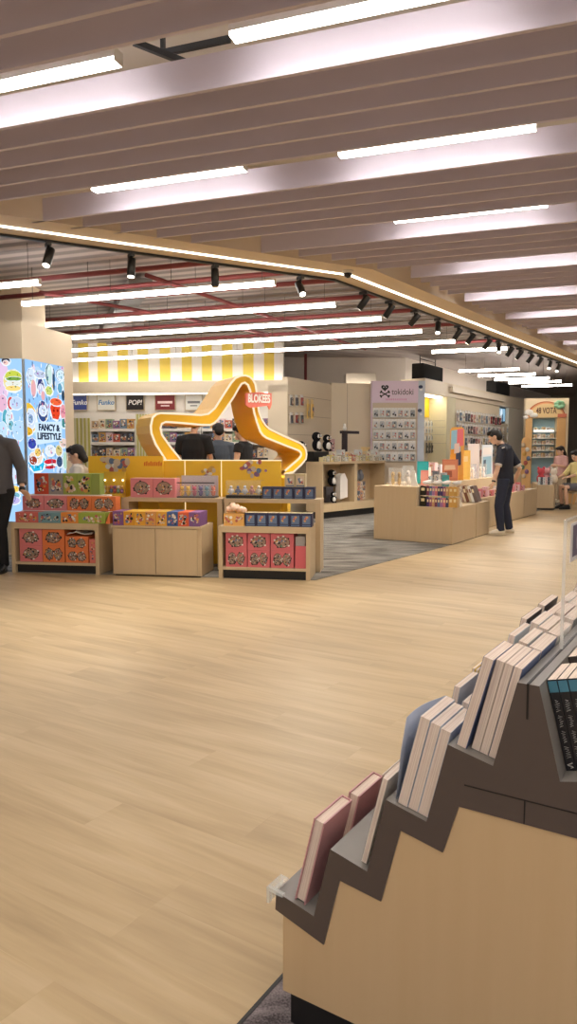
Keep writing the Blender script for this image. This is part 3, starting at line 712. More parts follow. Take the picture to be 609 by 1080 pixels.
# ================================================================ screen column
col = MB().prismz([(-7, 9.65), (-3.47, 9.65), (-3.17, 10.85), (-7, 10.85)], 0, 3.06).build('wall_column', M_cream); struct(col)
struct(MB().prismz([(-7, 10.1), (-3.62, 10.1), (-3.5, 10.7), (-7, 10.7)], 3.06, 4.4).build('wall_column_upper', M_cream))
struct(MB().box(-7.2, -7, 2, 16, 0, 4.4).build('wall_left', M_cream))
SF = Frame(-3.47, 9.65, 0); SS = Frame(-3.47, 9.65, math.degrees(math.atan2(1.2, .30)))
t = thing('led_screen', 'tall bright LED screen of pastel stickers wrapped round the cream column', 'screen', (-3.47, 9.65, 0), 0)
def se(rgb, k=1.0): return emit('screen_%d_%d_%d' % rgb, rgb, k)
yS = -.035; M_case = mat('screen_casing_grey', (176, 190, 204), .4)
def side_panel():
    x1 = hx(SS, 69.6, yS); zb = .45
    z1a, z1b = hz(SS, 29, 379, yS), hz(SS, 69.5, 387.2, yS); zt = (z1a + z1b) / 2
    sp = MB().box(.0, x1, yS + .004, -.003, zb, zt).build('screen_casing', M_case, t, rot=SS.a)
    g = random.Random(11); b = MB(); mats = []
    def col(c):
        m = se(c)
        if m not in mats: mats.append(m)
        return mats.index(m)
    b.poly([(0, zb), (x1, zb), (x1, zt), (0, zt)], yS + .003, col((150, 196, 244)))
    lay = [0]
    def disc(cx, cy, rx, ry, c, rot=0, n=14):
        px, py = cx / 7.61, 370 + cy / 7.61
        x, z = hit(SS, px, py, yS); xr = abs(hit(SS, px + rx / 7.61, py, yS)[0] - x); zr = abs(hit(SS, px, py + ry / 7.61, yS)[1] - z)
        lay[0] += 1
        pts = []
        for i in range(n):
            a = 2 * math.pi * i / n; u, v = math.cos(a), math.sin(a)
            uu, vv = u * math.cos(rot) - v * math.sin(rot), u * math.sin(rot) + v * math.cos(rot)
            X = min(max(x + xr * uu, .002), x1 - .002)
            pts.append((X, min(max(z + zr * vv, zb + .01), zt - .005)))
        b.poly(pts, yS + .002 - lay[0] * .00003, col(c))
    for i in range(34):
        disc(g.uniform(225, 530), g.uniform(110, 980), g.uniform(15, 50), g.uniform(12, 40), g.choice([(196, 216, 246), (178, 210, 240), (214, 226, 250), (206, 190, 230), (170, 214, 226), (226, 210, 226)]), g.uniform(0, 3), 7)
    for i in range(60):
        disc(g.uniform(225, 530), g.uniform(100, 980), g.uniform(3, 6), g.uniform(12, 40), g.choice([(60, 90, 140), (90, 150, 190), (226, 120, 130), (250, 250, 252), (70, 130, 120), (236, 200, 110)]), g.uniform(0, 3), 6)
    for cx, cy, rx, ry, c in [(250, 210, 34, 75, (120, 150, 190)), (252, 205, 24, 62, (206, 222, 240)), (320, 190, 50, 30, (190, 200, 226)), (268, 300, 20, 70, (226, 170, 176)), (325, 285, 28, 66, (60, 64, 120)), (325, 300, 17, 34, (196, 200, 230)), (345, 360, 16, 40, (226, 170, 176)),
                              (395, 190, 30, 90, (70, 120, 120)), (398, 190, 18, 78, (196, 224, 220)), (430, 230, 10, 90, (50, 80, 110)), (485, 195, 38, 48, (110, 150, 180)), (485, 195, 28, 38, (206, 230, 244)), (480, 300, 20, 44, (100, 160, 190)), (392, 320, 30, 40, (200, 210, 120)), (505, 360, 12, 44, (36, 60, 80)),
                              (222, 545, 72, 130, (232, 188, 60)), (245, 545, 42, 84, (206, 220, 240)), (245, 545, 22, 40, (150, 176, 214)), (215, 645, 46, 36, (226, 176, 50)), (342, 485, 40, 84, (52, 74, 130)), (342, 478, 28, 42, (206, 220, 240)), (445, 468, 44, 92, (226, 70, 40)), (448, 410, 46, 30, (236, 100, 60)), (460, 480, 8, 12, (140, 30, 20)), (430, 480, 8, 12, (140, 30, 20)),
                              (505, 490, 22, 60, (226, 150, 160)), (510, 580, 20, 40, (60, 130, 130)), (255, 745, 34, 44, (60, 74, 170)), (295, 890, 70, 86, (38, 180, 226)), (285, 860, 56, 54, (236, 214, 190)), (265, 880, 30, 34, (150, 60, 40)), (300, 815, 24, 34, (236, 200, 110)), (400, 800, 38, 44, (220, 230, 240)), (405, 890, 52, 22, (206, 44, 60)), (425, 915, 48, 12, (240, 240, 246)), (400, 935, 44, 14, (206, 44, 60)),
                              (470, 800, 26, 44, (206, 190, 130)), (505, 740, 28, 36, (226, 200, 190)), (475, 890, 24, 44, (60, 84, 120)), (520, 880, 18, 70, (170, 206, 190))]:
        if rx > 16 and ry > 16: disc(cx + 2, cy + 3, rx + 7, ry + 7, (232, 240, 252), g.uniform(-.2, .2), 9)
        disc(cx, cy, rx, ry, c, g.uniform(-.25, .25), g.choice([6, 8, 14]))
        if rx > 20:
            for k in range(5): disc(cx + g.uniform(-.6, .6) * rx, cy + g.uniform(-.6, .6) * ry, g.uniform(3, 9), g.uniform(2, 7), tuple(int(v * g.choice([.45, .6, .8])) for v in c) if sum(c) > 250 else (230, 236, 246), g.uniform(0, 3), 6)
    for i in range(70):
        disc(g.uniform(228, 530), g.uniform(105, 980), g.uniform(2, 4), g.uniform(8, 26), g.choice([(60, 90, 140), (90, 150, 190), (226, 120, 130), (250, 250, 252), (70, 130, 120), (236, 200, 110)]), g.uniform(0, 3), 5)
    if 1:
        pass
    # lettered plate of the picture
    q = [hit(SS, cx / 7.61, 370 + cy / 7.61, yS) for cx, cy in ((284, 755), (488, 722), (490, 566), (272, 575))]
    b.poly(q, yS - .016, col((205, 228, 250))); b.build('screen_picture', mats, sp)
    cxm = (q[0][0] + q[1][0] + q[2][0] + q[3][0]) / 4; zm = sum(p[1] for p in q) / 4; hh = (q[3][1] - q[0][1])
    wdt = abs(q[1][0] - q[0][0])
    ink = se((34, 52, 84), .5)
    for txt, dz, k in (('FANCY &', .2, .82), ('LIFESTYLE', -.2, .92)):
        o = lettering(txt, hh * .42, ink, sp, cxm, yS - .019, zm + hh * dz, bold=.004)
        ws = max(v.co.x for v in o.data.vertices) - min(v.co.x for v in o.data.vertices)
        o.scale = (wdt * k / ws, 1, 1)
    # flat part facing the aisle
    zt2 = hz(SF, 14, 378.2, yS)
    fp = MB().box(-2.4, -.0, yS + .004, -.003, zb, zt2).build('screen_casing', M_case, t)
    b = MB(); mats.clear()
    b.poly([(-2.4, zb), (-.0, zb), (-.0, zt2), (-2.4, zt2)], yS + .003, col((160, 204, 246)))
    lay[0] = 0
    def d2(cx, cy, rx, ry, c, n=14):
        x, z = hit(SF, cx / 7.61, 370 + cy / 7.61, yS); k = 9.6 / 770 / 7.61; lay[0] += 1
        pts = [(min(x + rx * k * math.cos(2 * math.pi * i / n), -.005), min(max(z + ry * k * math.sin(2 * math.pi * i / n), zb), zt2)) for i in range(n)]
        b.poly(pts, yS + .002 - lay[0] * .00003, col(c))
    g = random.Random(21)
    for a in [(20, 240, 60, 150, (226, 196, 226)), (45, 80, 34, 30, (40, 40, 60)), (45, 95, 22, 18, (236, 200, 190)), (105, 240, 78, 90, (232, 214, 140)), (105, 205, 66, 46, (196, 206, 80)), (110, 225, 62, 16, (120, 160, 70)), (105, 262, 60, 20, (226, 230, 220)), (105, 300, 62, 22, (240, 214, 130)),
              (20, 420, 36, 70, (226, 180, 206)), (85, 420, 24, 50, (206, 80, 80)), (130, 420, 50, 50, (190, 212, 240)), (45, 560, 26, 90, (90, 170, 190)), (75, 540, 26, 60, (206, 226, 240)), (90, 600, 22, 40, (120, 180, 200)), (150, 640, 50, 80, (180, 214, 246)), (20, 640, 36, 70, (190, 220, 248)), (110, 1000, 60, 60, (206, 224, 250)),
              (120, 1110, 36, 26, (246, 206, 90)), (175, 1115, 22, 24, (250, 216, 80)), (125, 1160, 34, 24, (120, 180, 200)), (110, 1200, 50, 30, (190, 180, 230))]:
        if a[2] > 20 and a[3] < 140: d2(a[0] + 2, a[1] + 3, a[2] + 8, a[3] + 8, (232, 240, 252), 9)
        d2(*a)
        for k in range(3): d2(a[0] + g.uniform(-.6, .6) * a[2], a[1] + g.uniform(-.6, .6) * a[3], g.uniform(3, 9), g.uniform(2, 8), tuple(int(v * g.choice([.5, .65, .8])) for v in a[4]), 6)
    for i in range(60): d2(g.uniform(0, 215), g.uniform(330, 1180), g.uniform(2, 5), g.uniform(6, 26), g.choice([(70, 110, 160), (226, 130, 150), (250, 250, 252), (90, 150, 190)]), 5)
    b.build('screen_picture', list(mats), fp)
side_panel()
# ================================================================ striped back wall with shop shelving
M_stripe_y = mat('stripe_yellow', (232, 206, 92), .6, noise=.01); M_stripe_w = mat('stripe_white', (238, 234, 230), .6, noise=.01)
xl, xr = hx(BACK, 40), hx(BACK, 299)
b = MB(); x = hx(BACK, 73); edges = []
sp = [73, 85, 95.5, 105, 115.8, 126, 137, 147, 158, 170, 181, 193, 203.5, 214, 224.5, 235, 246, 257, 268, 279, 289.5, 299]
b.box(xl, xr, 0, .2, 0, 4.4, 0)
for i in range(len(sp) - 1):
    if i % 2 == 1: b.box(hx(BACK, sp[i]), hx(BACK, sp[i + 1]), -.004, 0, 2.7, 4.4, 1)
struct(b.build('wall_back_striped', [M_stripe_w, M_stripe_y], loc=BACK.w(0, 0), rot=BACK.a))
za, zb_ = hz(BACK, 150, 402, -.5), hz(BACK, 150, 414.5, -.5)
x0, x1 = hx(BACK, 60, -.5), hx(BACK, 304, -.5)
struct(MB().box(x0, x1, -.5, -.002, zb_, za).build('trim_shelf_fascia', mat('fascia_cream', (222, 208, 186), .5), loc=BACK.w(0, 0), rot=BACK.a))
o = MB().box(xl, hx(BACK, 298, -.1), -.12, -.03, za + .001, za + .02).build('cove_or_added_light', emit('wall_cove_glow', (255, 244, 220), 5), loc=BACK.w(0, 0), rot=BACK.a); tag(o, 'hidden lamp strip lighting the foot of the yellow striped wall', 'light strip')
o = MB().box(xl, hx(BACK, 302, -.4), -.42, -.34, zb_ - .02, zb_ - .001).build('shelf_light', emit('shelf_lamp_glow', (255, 244, 226), 5), loc=BACK.w(0, 0), rot=BACK.a); tag(o, 'lamp strip under the cream fascia lighting the framed logos', 'light strip')
logos = [(75, 92.5, (58, 76, 150), 'Funko', (240, 240, 246), 'blue framed brand plate with white script'), (102, 122, (226, 226, 222), 'Funko', (70, 130, 190), 'pale framed brand plate with blue script'),
         (132.5, 152.5, (32, 24, 28), 'POP!', (240, 236, 236), 'black framed brand plate with white lettering'), (163, 185.5, (126, 34, 40), '', (240, 220, 220), 'dark red framed brand plate with white lettering'), (195, 214, (224, 224, 222), '', (120, 120, 126), 'white framed plate above the star arch')]
for a, b_, c, txt, tc, lb in logos:
    x0, z1 = hit(BACK, a, 416.3, -.06); x1, z0 = hit(BACK, b_, 433, -.06)
    t = thing('brand_plate', lb + ' on the back wall', 'sign', BACK.w(x0, -.06), BACK.a, 'framed brand plates'); w_ = x1 - x0
    MB().box(0, w_, 0, .03, z0, z1).build('frame', mat('oak_frame', (196, 180, 156), .5), t)
    box_obj('plate', (.018, w_ - .018, -.004, 0, z0 + .018, z1 - .018), paint(c), t)
    if txt: lettering(txt, (z1 - z0) * .42, paint(tc), t, w_ / 2, -.007, (z0 + z1) / 2, bold=.003, shear=.2)
    else: MB().box(w_ * .15, w_ * .85, -.006, -.004, z0 + .15, z0 + .2).box(w_ * .3, w_ * .7, -.006, -.004, z0 + .09, z0 + .115).build('lettering', paint(tc), t)
# striped curtain panels
for i, (a, b_) in enumerate([(71, 95), (143.5, 161)]):
    x0, x1 = hx(BACK, a, -.4), hx(BACK, b_, -.4); zt_ = hz(BACK, 85, 441 if i == 0 else 437, -.4)
    b = MB(); n = 12
    for k in range(n): b.box(x0 + (x1 - x0) * k / n, x0 + (x1 - x0) * (k + 1) / n, -.4 + (.008 if k % 2 else 0), -.36, 0, zt_, k % 2)
    o = b.build('striped_panel', [mat('panel_cream', (216, 212, 180), .6), mat('panel_lime', (186, 178, 92), .6)], loc=BACK.w(0, 0), rot=BACK.a)
    tag(o, ['striped lime and cream panel beside the LED screen', 'striped lime and cream panel behind the star\'s side point'][i], 'panel')
bays = [(95.5, 143, 'bay beside the lime striped panel'), (162, 212, 'bay behind the star arch'), (213, 262, 'bay behind the three shoppers'), (263, 301, 'bay past the star point')]
SHC = [(206, 180, 150), (196, 96, 80), (120, 140, 160), (226, 214, 190), (90, 84, 90), (210, 160, 90), (150, 170, 140), (60, 60, 72), (226, 200, 206), (150, 110, 150)]
lv = [452.0, 466.2, 482.5, 499]
for bi_, (a, b_, nm) in enumerate(bays):
    x0, x1 = hx(BACK, a, -.38), hx(BACK, b_, -.38)
    t = thing('wall_shelving', f'white wall shelving {nm}', 'shelving', BACK.w(x0, -.38), BACK.a, 'back wall shelving'); L = x1 - x0
    for s in (0, L - .02): box_obj('upright', (s, s + .02, 0, .36, 0, 2.0), M_white, t)
    zs = [hz(BACK, 150, y, -.38) for y in lv] + [.6, .2]
    for z in zs:
        sb = box_obj('shelf', (.02, L - .02, 0, .36, z - .035, z), M_white, t)
        MB().box(.02, L - .02, -.004, -.0005, z - .06, z - .002).build('front_strip', M_white if z > 1.5 else mat('dark_front_strip', (48, 42, 46), .5), sb)  # strip below the shelf's front edge, dark on the lower shelves
    n = max(5, int(L / .145)); pw = (L - .05) / n
    for li in range(3):
        g = random.Random(bi_ * 10 + li)
        for k in range(n):
            h = g.uniform(.15, .215)
            toy_box(BACK, x0 + .025 + k * pw, -.36, zs[li], pw - .008, .14, .2 if k % 3 else .165, SHC[(k * 3 + li * 2 + bi_) % 10], 'scene',
                    f'small figure box, {ordn(k)} on the {["upper", "middle", "lower"][li]} shelf of the {nm}', 'figure boxes on the back wall', (k + li) % 4, name='figure_box', cat='figure box')
# ================================================================ walls behind the toy area
x303, x392 = hx(BACK, 303.5, -.5), 0
W0 = BACK.w(x303, -.5)
W1 = (.97, 16.7, 0); W2 = (3.15, 17.2, 0)
def wall_seg(name, p, q, z0, z1, m, th=.12):
    a = math.atan2(q[1] - p[1], q[0] - p[0]); L = math.hypot(q[0] - p[0], q[1] - p[1])
    return struct(MB().box(0, L, 0, th, z0, z1).build(name, m, loc=(p[0], p[1], 0), rot=a)), Frame(p[0], p[1], math.degrees(a)), L
_, CW, LW = wall_seg('wall_slat_panel', W0, W1, 0, 2.86, M_cream)
_, CW2, LW2 = wall_seg('wall_cream_panel', W1, W2, 0, 2.9, M_cream)
for i, z in enumerate((.9, 1.3, 1.7, 2.1, 2.5)):
    struct(MB().box(.02, LW - .02, -.002, 0, z, z + .008).build(f'trim_slat_groove_{i + 1}', mat('groove_tan', (160, 140, 116), .6), loc=W0, rot=CW.a))
for i, px in enumerate((366,)):
    x = hx(CW2, px); struct(MB().box(x, x + .008, -.002, 0, 0, 2.9).build('trim_panel_joint', mat('groove_tan', (160, 140, 116)), loc=W1, rot=CW2.a))
struct(MB().box(BACK.inv(*W0[:2])[0] - .4, BACK.inv(*W0[:2])[0], -.5, 0, 0, 2.7).build('wall_shelf_end', M_cream, loc=BACK.w(0, 0), rot=BACK.a))
# grey walls above and behind
UX = -3.4
c426 = (2.9, 18.3); UX = SHOP.inv(*c426)[0]
wall_seg('wall_back_grey', (-1.5, 18.1), c426, 0, ZD + .4, M_greywall)
wall_seg('wall_aisle_grey', c426, SHOP.w(UX, 26)[:2], 0, ZD + .6, M_greywall)
wall_seg('wall_far', SHOP.w(UX, 22), SHOP.w(14, 22), 0, 4.2, mat('far_wall_paint', (150, 138, 126), .7))
x, z = hit(Frame(0, 17.15, 0), 365, 404); x1, z1 = hit(Frame(0, 17.15, 0), 397, 393.5)
o = MB().box(x, x1, 0, .5, 2.9, z1).build('wall_cupboard', mat('pale_casing', (206, 196, 182), .5), loc=(0, 17.15, 0), bevel=.01); tag(o, 'pale casing standing on top of the cream panel wall', 'casing')
X, Y, _ = at(322.5, 380, 17.6)
world_pipe('riser_pipe', (X, Y, 0), (X, Y, ZD), .035, M_red, 'upright dark red pipe rising behind the cream slat wall', 'pipe')

o = MB().box(.1, LW2 - .1, .122, .2, 2.8, 2.84).build('cove_or_added_light', emit('added_wall_wash_glow', (255, 244, 226), 7), loc=W1, rot=CW2.a); tag(o, 'lamp strip behind the top edge of the cream panel wall', 'light strip')  # added strip, out of sight, to brighten the grey upper wall
# ---- hanging packs on the slat wall
M_hook = M_steel
def hook(parent, x, z, L=.09):
    MB().tube([(x, 0, z), (x, -L, z), (x, -L, z + .012)], .003, 5).build('hook', M_hook, parent)
def hang_pack(fr, x, z, w, h, rgb, label, group, seed, y=-.05, name='hanging_pack', card=(232, 230, 226), hk=True):
    """a carded pack on its hook: card, bubble, print; z is the top"""
    key = ('pack', round(w, 3), round(h, 3), rgb, seed, card)
    loc = fr.w(x, y, z)
    if key not in BOXES:
        o = MB().box(-w / 2, w / 2, 0, .006, -h, 0).build(name, paint(card), loc=loc, rot=fr.a)
        MB().prism([(-w * .38, -h * .92), (w * .38, -h * .92), (w * .38, -h * .3), (w * .3, -h * .24), (-w * .3, -h * .24), (-w * .38, -h * .3)], -.022, -.0005).build('bubble', paint(rgb), o)
        g = random.Random(seed); b = MB()
        for i in range(5): b.disc(g.uniform(-.2, .2) * w, g.uniform(-.8, -.4) * h, w * g.uniform(.1, .2), h * g.uniform(.07, .14), -.0225 - .0004 * i, g.choice([0, 1, 2, 4, 5]), 8)
        b.build('front_print', INKM, o)
        if hk: MB().tube([(0, -y - .009, -.012), (0, -.05, -.012)], .0028, 5).build('hook', M_hook, o)
        tag(o, label, 'hanging pack', group); BOXES[key] = o; return o
    return dup(BOXES[key], loc, fr.a, label, group)
for r, (y0, y1) in enumerate([(416.5, 428.5), (435, 447)]):
    for c, px in enumerate((307.5, 313, 318.5)):
        x, z = hit(CW, px, y0, -.05); h = z - hz(CW, px, y1, -.05)
        hang_pack(CW, x, z, .12, h, [(70, 66, 62), (96, 90, 92), (150, 60, 56)][(r + c) % 3], f'dark hanging pack, {ordn(c)} in the {["upper", "lower"][r]} row on the cream slat wall', 'packs on the slat wall', c + r)
for c, px in enumerate((325, 329.5)):
    x, z = hit(CW, px, 421, -.05)
    hang_pack(CW, x, z, .1, .42, (226, 190, 110), f'long amber hanging pack, {ordn(c)} beside the dark packs on the slat wall', 'amber packs on the slat wall', 20 + c, card=(240, 214, 150))

# ================================================================ plush counter
PC = Frame(.674, 14.555, 48.9)
PL = hx(PC, 406.5)
ztop = 1.155
t = thing('display_counter', 'long maple counter with open cubbies of plush toys below the cream walls', 'counter', PC.w(0, 0), PC.a); D = .42
cx = [hx(PC, p) for p in (341.5, 374.6, 377.4)] + [PL - .02]
zo0, zo1 = .30, 1.06
box_obj('counter_top', (0, PL, -.005, D, ztop - .05, ztop), M_mapleX, t)
box_obj('end_panel', (0, cx[0], 0, D, .14, ztop - .05), M_maple, t)
box_obj('lower_front', (cx[0], PL, 0, D, .14, zo0), M_maple, t)
box_obj('divider', (cx[1], cx[2], 0, D, zo0, ztop - .05), M_maple, t)
box_obj('end_panel', (cx[3], PL, 0, D, zo0, ztop - .05), M_maple, t)
box_obj('back_panel', (cx[0], PL, D - .03, D, zo0, ztop - .05), M_maple, t)
box_obj('toe_kick', (.03, PL, .05, D, 0, .14), M_black, t)
M_plushb = mat('black_plush', (26, 25, 28), .95, noise=.2, nscale=80, spec=.1); M_plushw = mat('white_plush', (235, 232, 226), .95, noise=.1, nscale=80, spec=.1)
def plush(fr, x, y, z, s, label, group, rz=0, tilt=0):
    key = ('plush',)
    if key not in BOXES:
        o = MB().ball((0, 0, .36), (.3, .26, .36), 16, 10).ball((0, 0, .86), (.3, .28, .28), 16, 10).ball((-.3, -.02, .42), (.09, .1, .22), 10, 7).ball((.3, -.02, .42), (.09, .1, .22), 10, 7).ball((-.13, -.16, .06), (.12, .16, .08), 10, 7).ball((.13, -.16, .06), (.12, .16, .08), 10, 7).build('plush_toy', M_plushb)
        rm = o.modifiers.new('r', 'REMESH'); rm.mode = 'VOXEL'; rm.voxel_size = .03
        MB().ball((0, -.15, .34), (.22, .14, .27), 14, 9).build('belly', M_plushw, o)
        for q in (-1, 1):
            e = MB().ball((q * .11, -.235, .88), (.105, .05, .12), 12, 8).build('eye_patch', M_plushw, o)
            MB().ball((q * .1, -.275, .88), (.04, .025, .05), 10, 7).build('eye', M_plushb, e)
        MB().ball((0, -.29, .78), (.05, .05, .035), 10, 6).build('beak', paint((230, 170, 60)), o)
        tag(o, label, 'plush toy', group); o.location = fr.w(x, y, z); o.rotation_euler = (0, tilt, fr.a + rz); o.scale = (s, s, s); BOXES[key] = o; return o
    o = dup(BOXES[key], fr.w(x, y, z), (0, tilt, fr.a + rz), label, group); o.scale = (s, s, s); return o
zc1 = zo0 + .012
for i, (px, py, s, rz, lab) in enumerate([(350, 518, .30, .2, 'black and white plush toy sitting upright in the first cubby'), (347.5, 518, .0, 0, ''), (352, 0, .2, -.3, 'small black and white plush toy at the front of the first cubby')]):
    if not s: continue
    plush(PC, hx(PC, px, .29 if i == 0 else .07), (.29 if i == 0 else .07), zc1 + (.33 if i == 0 else 0), s, lab, 'plush toys in the cubby', rz)
o = MB().box(0, .24, 0, .2, 0, .32).build('storage_box', paint((70, 66, 70)), loc=PC.w(cx[0] + .01, .09, zc1 - .01), rot=PC.a); 
o.location = PC.w(hx(PC, 344.5, .18), .18, zc1); tag(o, 'dark box under the upright plush toy in the first cubby', 'box')
b = MB(); g = random.Random(8)
b.prism([(0, 0), (.26, .0), (.3, .36), (.22, .52), (.08, .5), (.04, .3)], 0, .14)
o = b.build('paper_bag', mat('white_bag_paper', (232, 226, 220), .6), loc=PC.w(hx(PC, 359.5, .12), .12, zc1 + .05), rot=(0, R(-8), PC.a), bevel=.03); tag(o, 'leaning white bag in the first cubby of the plush counter', 'bag')
for i in range(4):
    for j in range(2):
        x = cx[2] + .03 + i * .125
        if x + .11 > cx[3]: continue
        toy_box(PC, x, .1 + .02 * i, zc1 + j * .2, .115, .18, .195, [(120, 116, 118), (92, 100, 116), (196, 140, 110), (206, 190, 170)][(i + j) % 4], 'scene', f'{"upper" if j else "lower"} packet, {ordn(i)} in the second cubby of the plush counter', 'packets in the second cubby', (i + j) % 3, name='toy_packet')
for i in range(3):
    x = cx[2] + .05 + i * .15
    o = MB().ball((0, 0, .1), (.075, .08, .1), 12, 8).ball((0, 0, .2), (.05, .05, .05), 10, 7).build('plush_keyring', mat('grey_plush', (120, 122, 130), .9), loc=PC.w(x + .04, .2, zc1 + .405), rot=PC.a)
    rm = o.modifiers.new('r', 'REMESH'); rm.mode = 'VOXEL'; rm.voxel_size = .012
    tag(o, f'grey plush keyring, {ordn(i)} on top of the second cubby packets', 'plush toy', 'grey plush keyrings')
# things on the counter top
zt1 = ztop
# risers with plush
def riser(fr, px0, px1, y, h, d, m, label, z=None):
    x0 = hx(fr, px0, y); x1 = hx(fr, px1, y); o = MB().box(0, x1 - x0, 0, d, 0, h).build('display_riser', m, loc=fr.w(x0, y, z or zt1 + .0005), rot=fr.a); return tag(o, label, 'riser')
riser(PC, 331, 347, .22, .2, .18, M_black, 'black riser block under the plush toys on the counter')
for i, (px, s, y) in enumerate([(349.2, .26, .25)]):
    pass
plush(PC, hx(PC, 334, .3), .3, zt1 + .212, .34, 'black and white plush toy on the black riser, beside the slat wall', 'plush toys on the counter', .1)
plush(PC, hx(PC, 345, .31), .31, zt1 + .212, .3, 'black and white plush toy on the black riser, nearer the dark T-shaped stand', 'plush toys on the counter', -.2)
o = dup(BOXES[('plush',)], PC.w(hx(PC, 317.5, .33), .33, zt1 + .001), (0, 0, PC.a + .1), 'large black and white plush toy at the slat wall end of the counter', 'plush toys on the counter'); o.scale = (.36, .36, .36)
# dark T-shaped stand
x0, x1 = hx(PC, 362.5, .3), hx(PC, 379, .3)
t = thing('display_stand', 'dark T-shaped stand on the plush counter before the cream panel', 'display stand', PC.w(x0, .3, zt1 + .0005), PC.a); L = x1 - x0; hT = hz(PC, 370, 454.5, .3) - zt1
box_obj('stand_top', (0, L, 0, .1, hT - .06, hT), mat('plum_black', (48, 38, 44), .5), t); box_obj('stand_post', (.04, .17, .02, .08, 0, hT - .06), mat('plum_black', (48, 38, 44)), t)
o = MB().ball((0, 0, .05), (.05, .05, .05), 10, 7).ball((0, 0, .12), .035, 10, 7).build('white_figurine', M_white, loc=PC.w(x0 + .1, .35, zt1 + hT + .001), rot=PC.a); rm = o.modifiers.new('r', 'REMESH'); rm.mode = 'VOXEL'; rm.voxel_size = .008
tag(o, 'little white figurine on top of the dark T-shaped stand', 'figurine')
g = random.Random(4)
k = 0
cc = [(206, 196, 150), (196, 190, 170), (216, 196, 120), (190, 186, 160), (226, 220, 206), (170, 160, 140), (206, 210, 206), (226, 206, 150), (190, 110, 90), (216, 200, 170)]
x = .04
while x < PL - .16:
    w_ = g.uniform(.09, .13); h = g.uniform(.09, .13)
    toy_box(PC, x, .02, zt1, .105, .1, [.09, .11, .13][k % 3], cc[k % 10], 'scene', f'small pale blind box, {ordn(k)} along the front edge of the plush counter', 'blind boxes on the plush counter', 200 + k % 4, name='blind_box', cat='blind box', pal=(1, 2, 3, 4, 1, 2)); x += .125; k += 1
x = hx(PC, 350, .16); k = 0
while x < PL - .16:
    if not (x0 - .16 < x < x1 and False):
        toy_box(PC, x, .15, zt1, .14, .12, [.2, .16, .24, .18][k % 4], [(226, 214, 190), (206, 206, 200), (216, 216, 214), (226, 196, 150)][k % 4], 'window' if k % 2 else 'scene', f'taller pale box, {ordn(k)} in the second row on the plush counter', 'tall boxes on the plush counter', 210 + k % 2); k += 1
    x += .155
toy_box(PC, hx(PC, 385, .29), .29, zt1, .2, .1, .3, (236, 206, 150), 'scene', 'cream and orange box by the hanging pack tower on the plush counter', 'tall boxes on the plush counter', 220)
toy_box(PC, hx(PC, 349, .3), .3, zt1, .14, .1, .46, (190, 150, 150), 'scene', 'tall rose box between plush toys and the dark stand', 'tall boxes on the plush counter', 221)

# ================================================================ hanging-pack tower
TK = Frame(at(391.5, 474, 16.62)[0], 16.62, -1)
TW = hx(TK, 447.5); ztk = hz(TK, 420, 401.7); xs = hx(TK, 440.5)
t = thing('pack_tower', 'tall lilac display tower with skull-heart logo and rows of hooks', 'display tower', TK.w(0, 0), TK.a)
M_lilac = mat('lilac_print', (222, 204, 220), .5, noise=.03, nscale=3)
box_obj('tower_back', (0, TW, 0, .22, 0, ztk), M_lilac, t)
box_obj('header_panel', (.02, xs, -.012, -.001, hz(TK, 420, 424.5), ztk), mat('header_lilac', (226, 206, 226), .5, noise=.03, nscale=2), t)
box_obj('hook_panel', (.03, xs - .01, -.006, -.001, .3, hz(TK, 420, 425)), mat('hook_panel_cream', (206, 190, 168), .5), t)
box_obj('side_strip', (xs, TW, -.014, -.001, .1, ztk), mat('pale_blue_print', (196, 206, 220), .5, noise=.05, nscale=4), t)
M_ink = paint((30, 26, 32))
x, z = hit(TK, 406.3, 409, -.013); b = MB(); q = .085
hp = []
for i in range(28):
    a = 2 * math.pi * i / 28; hp.append((x - q * .062 * 16 * math.sin(a) ** 3, z + q * .06 * (13 * math.cos(a) - 5 * math.cos(2 * a) - 2 * math.cos(3 * a) - math.cos(4 * a))))
b.poly(hp[::1], -.0135, 0)
for sx in (-1, 1): b.disc(x + sx * .028, z + .012, .014, .014, -.014, 1, 8)
zb0, zb1 = z - .19, z - .09
for sg in (-1, 1):
    p0, p1 = Vector((x - .09, zb0 if sg > 0 else zb1)), Vector((x + .09, zb1 if sg > 0 else zb0)); d = (p1 - p0).normalized(); n = Vector((-d.y, d.x)) * .013
    b.poly([tuple(p0 - n), tuple(p1 - n), tuple(p1 + n), tuple(p0 + n)], -.0135 - .0002 * sg, 0)
    for p in (p0, p1):
        for e in (-1, 1): b.disc(p.x + n.x * 1.3 * e, p.y + n.y * 1.3 * e, .02, .02, -.0138 - .0002 * sg, 0, 8)
b.build('skull_heart_logo', [M_ink, M_lilac], t)
xa, z = hit(TK, 425, 413.5, -.013)
o = lettering('tokidoki', .19, paint((86, 78, 88)), t, xa, -.0145, z, bold=.001); ws = max(v.co.x for v in o.data.vertices) - min(v.co.x for v in o.data.vertices); o.scale = (hx(TK, 436.5) * 1 - hx(TK, 413.8), 1, 1); o.scale.x = (hx(TK, 436.5) - hx(TK, 413.8)) / ws
x, z = hit(TK, 418.5, 421.3, -.013)
b = MB(); L0 = hx(TK, 430) - hx(TK, 407.5)
for i in range(12): b.poly([(x - L0 / 2 + i * L0 / 12, z - .022), (x - L0 / 2 + (i + .7) * L0 / 12, z - .022), (x - L0 / 2 + (i + .7) * L0 / 12, z + .022), (x - L0 / 2 + i * L0 / 12, z + .022)], -.0135)
b.build('subtitle_lettering', paint((214, 160, 196)), t)
b = MB()
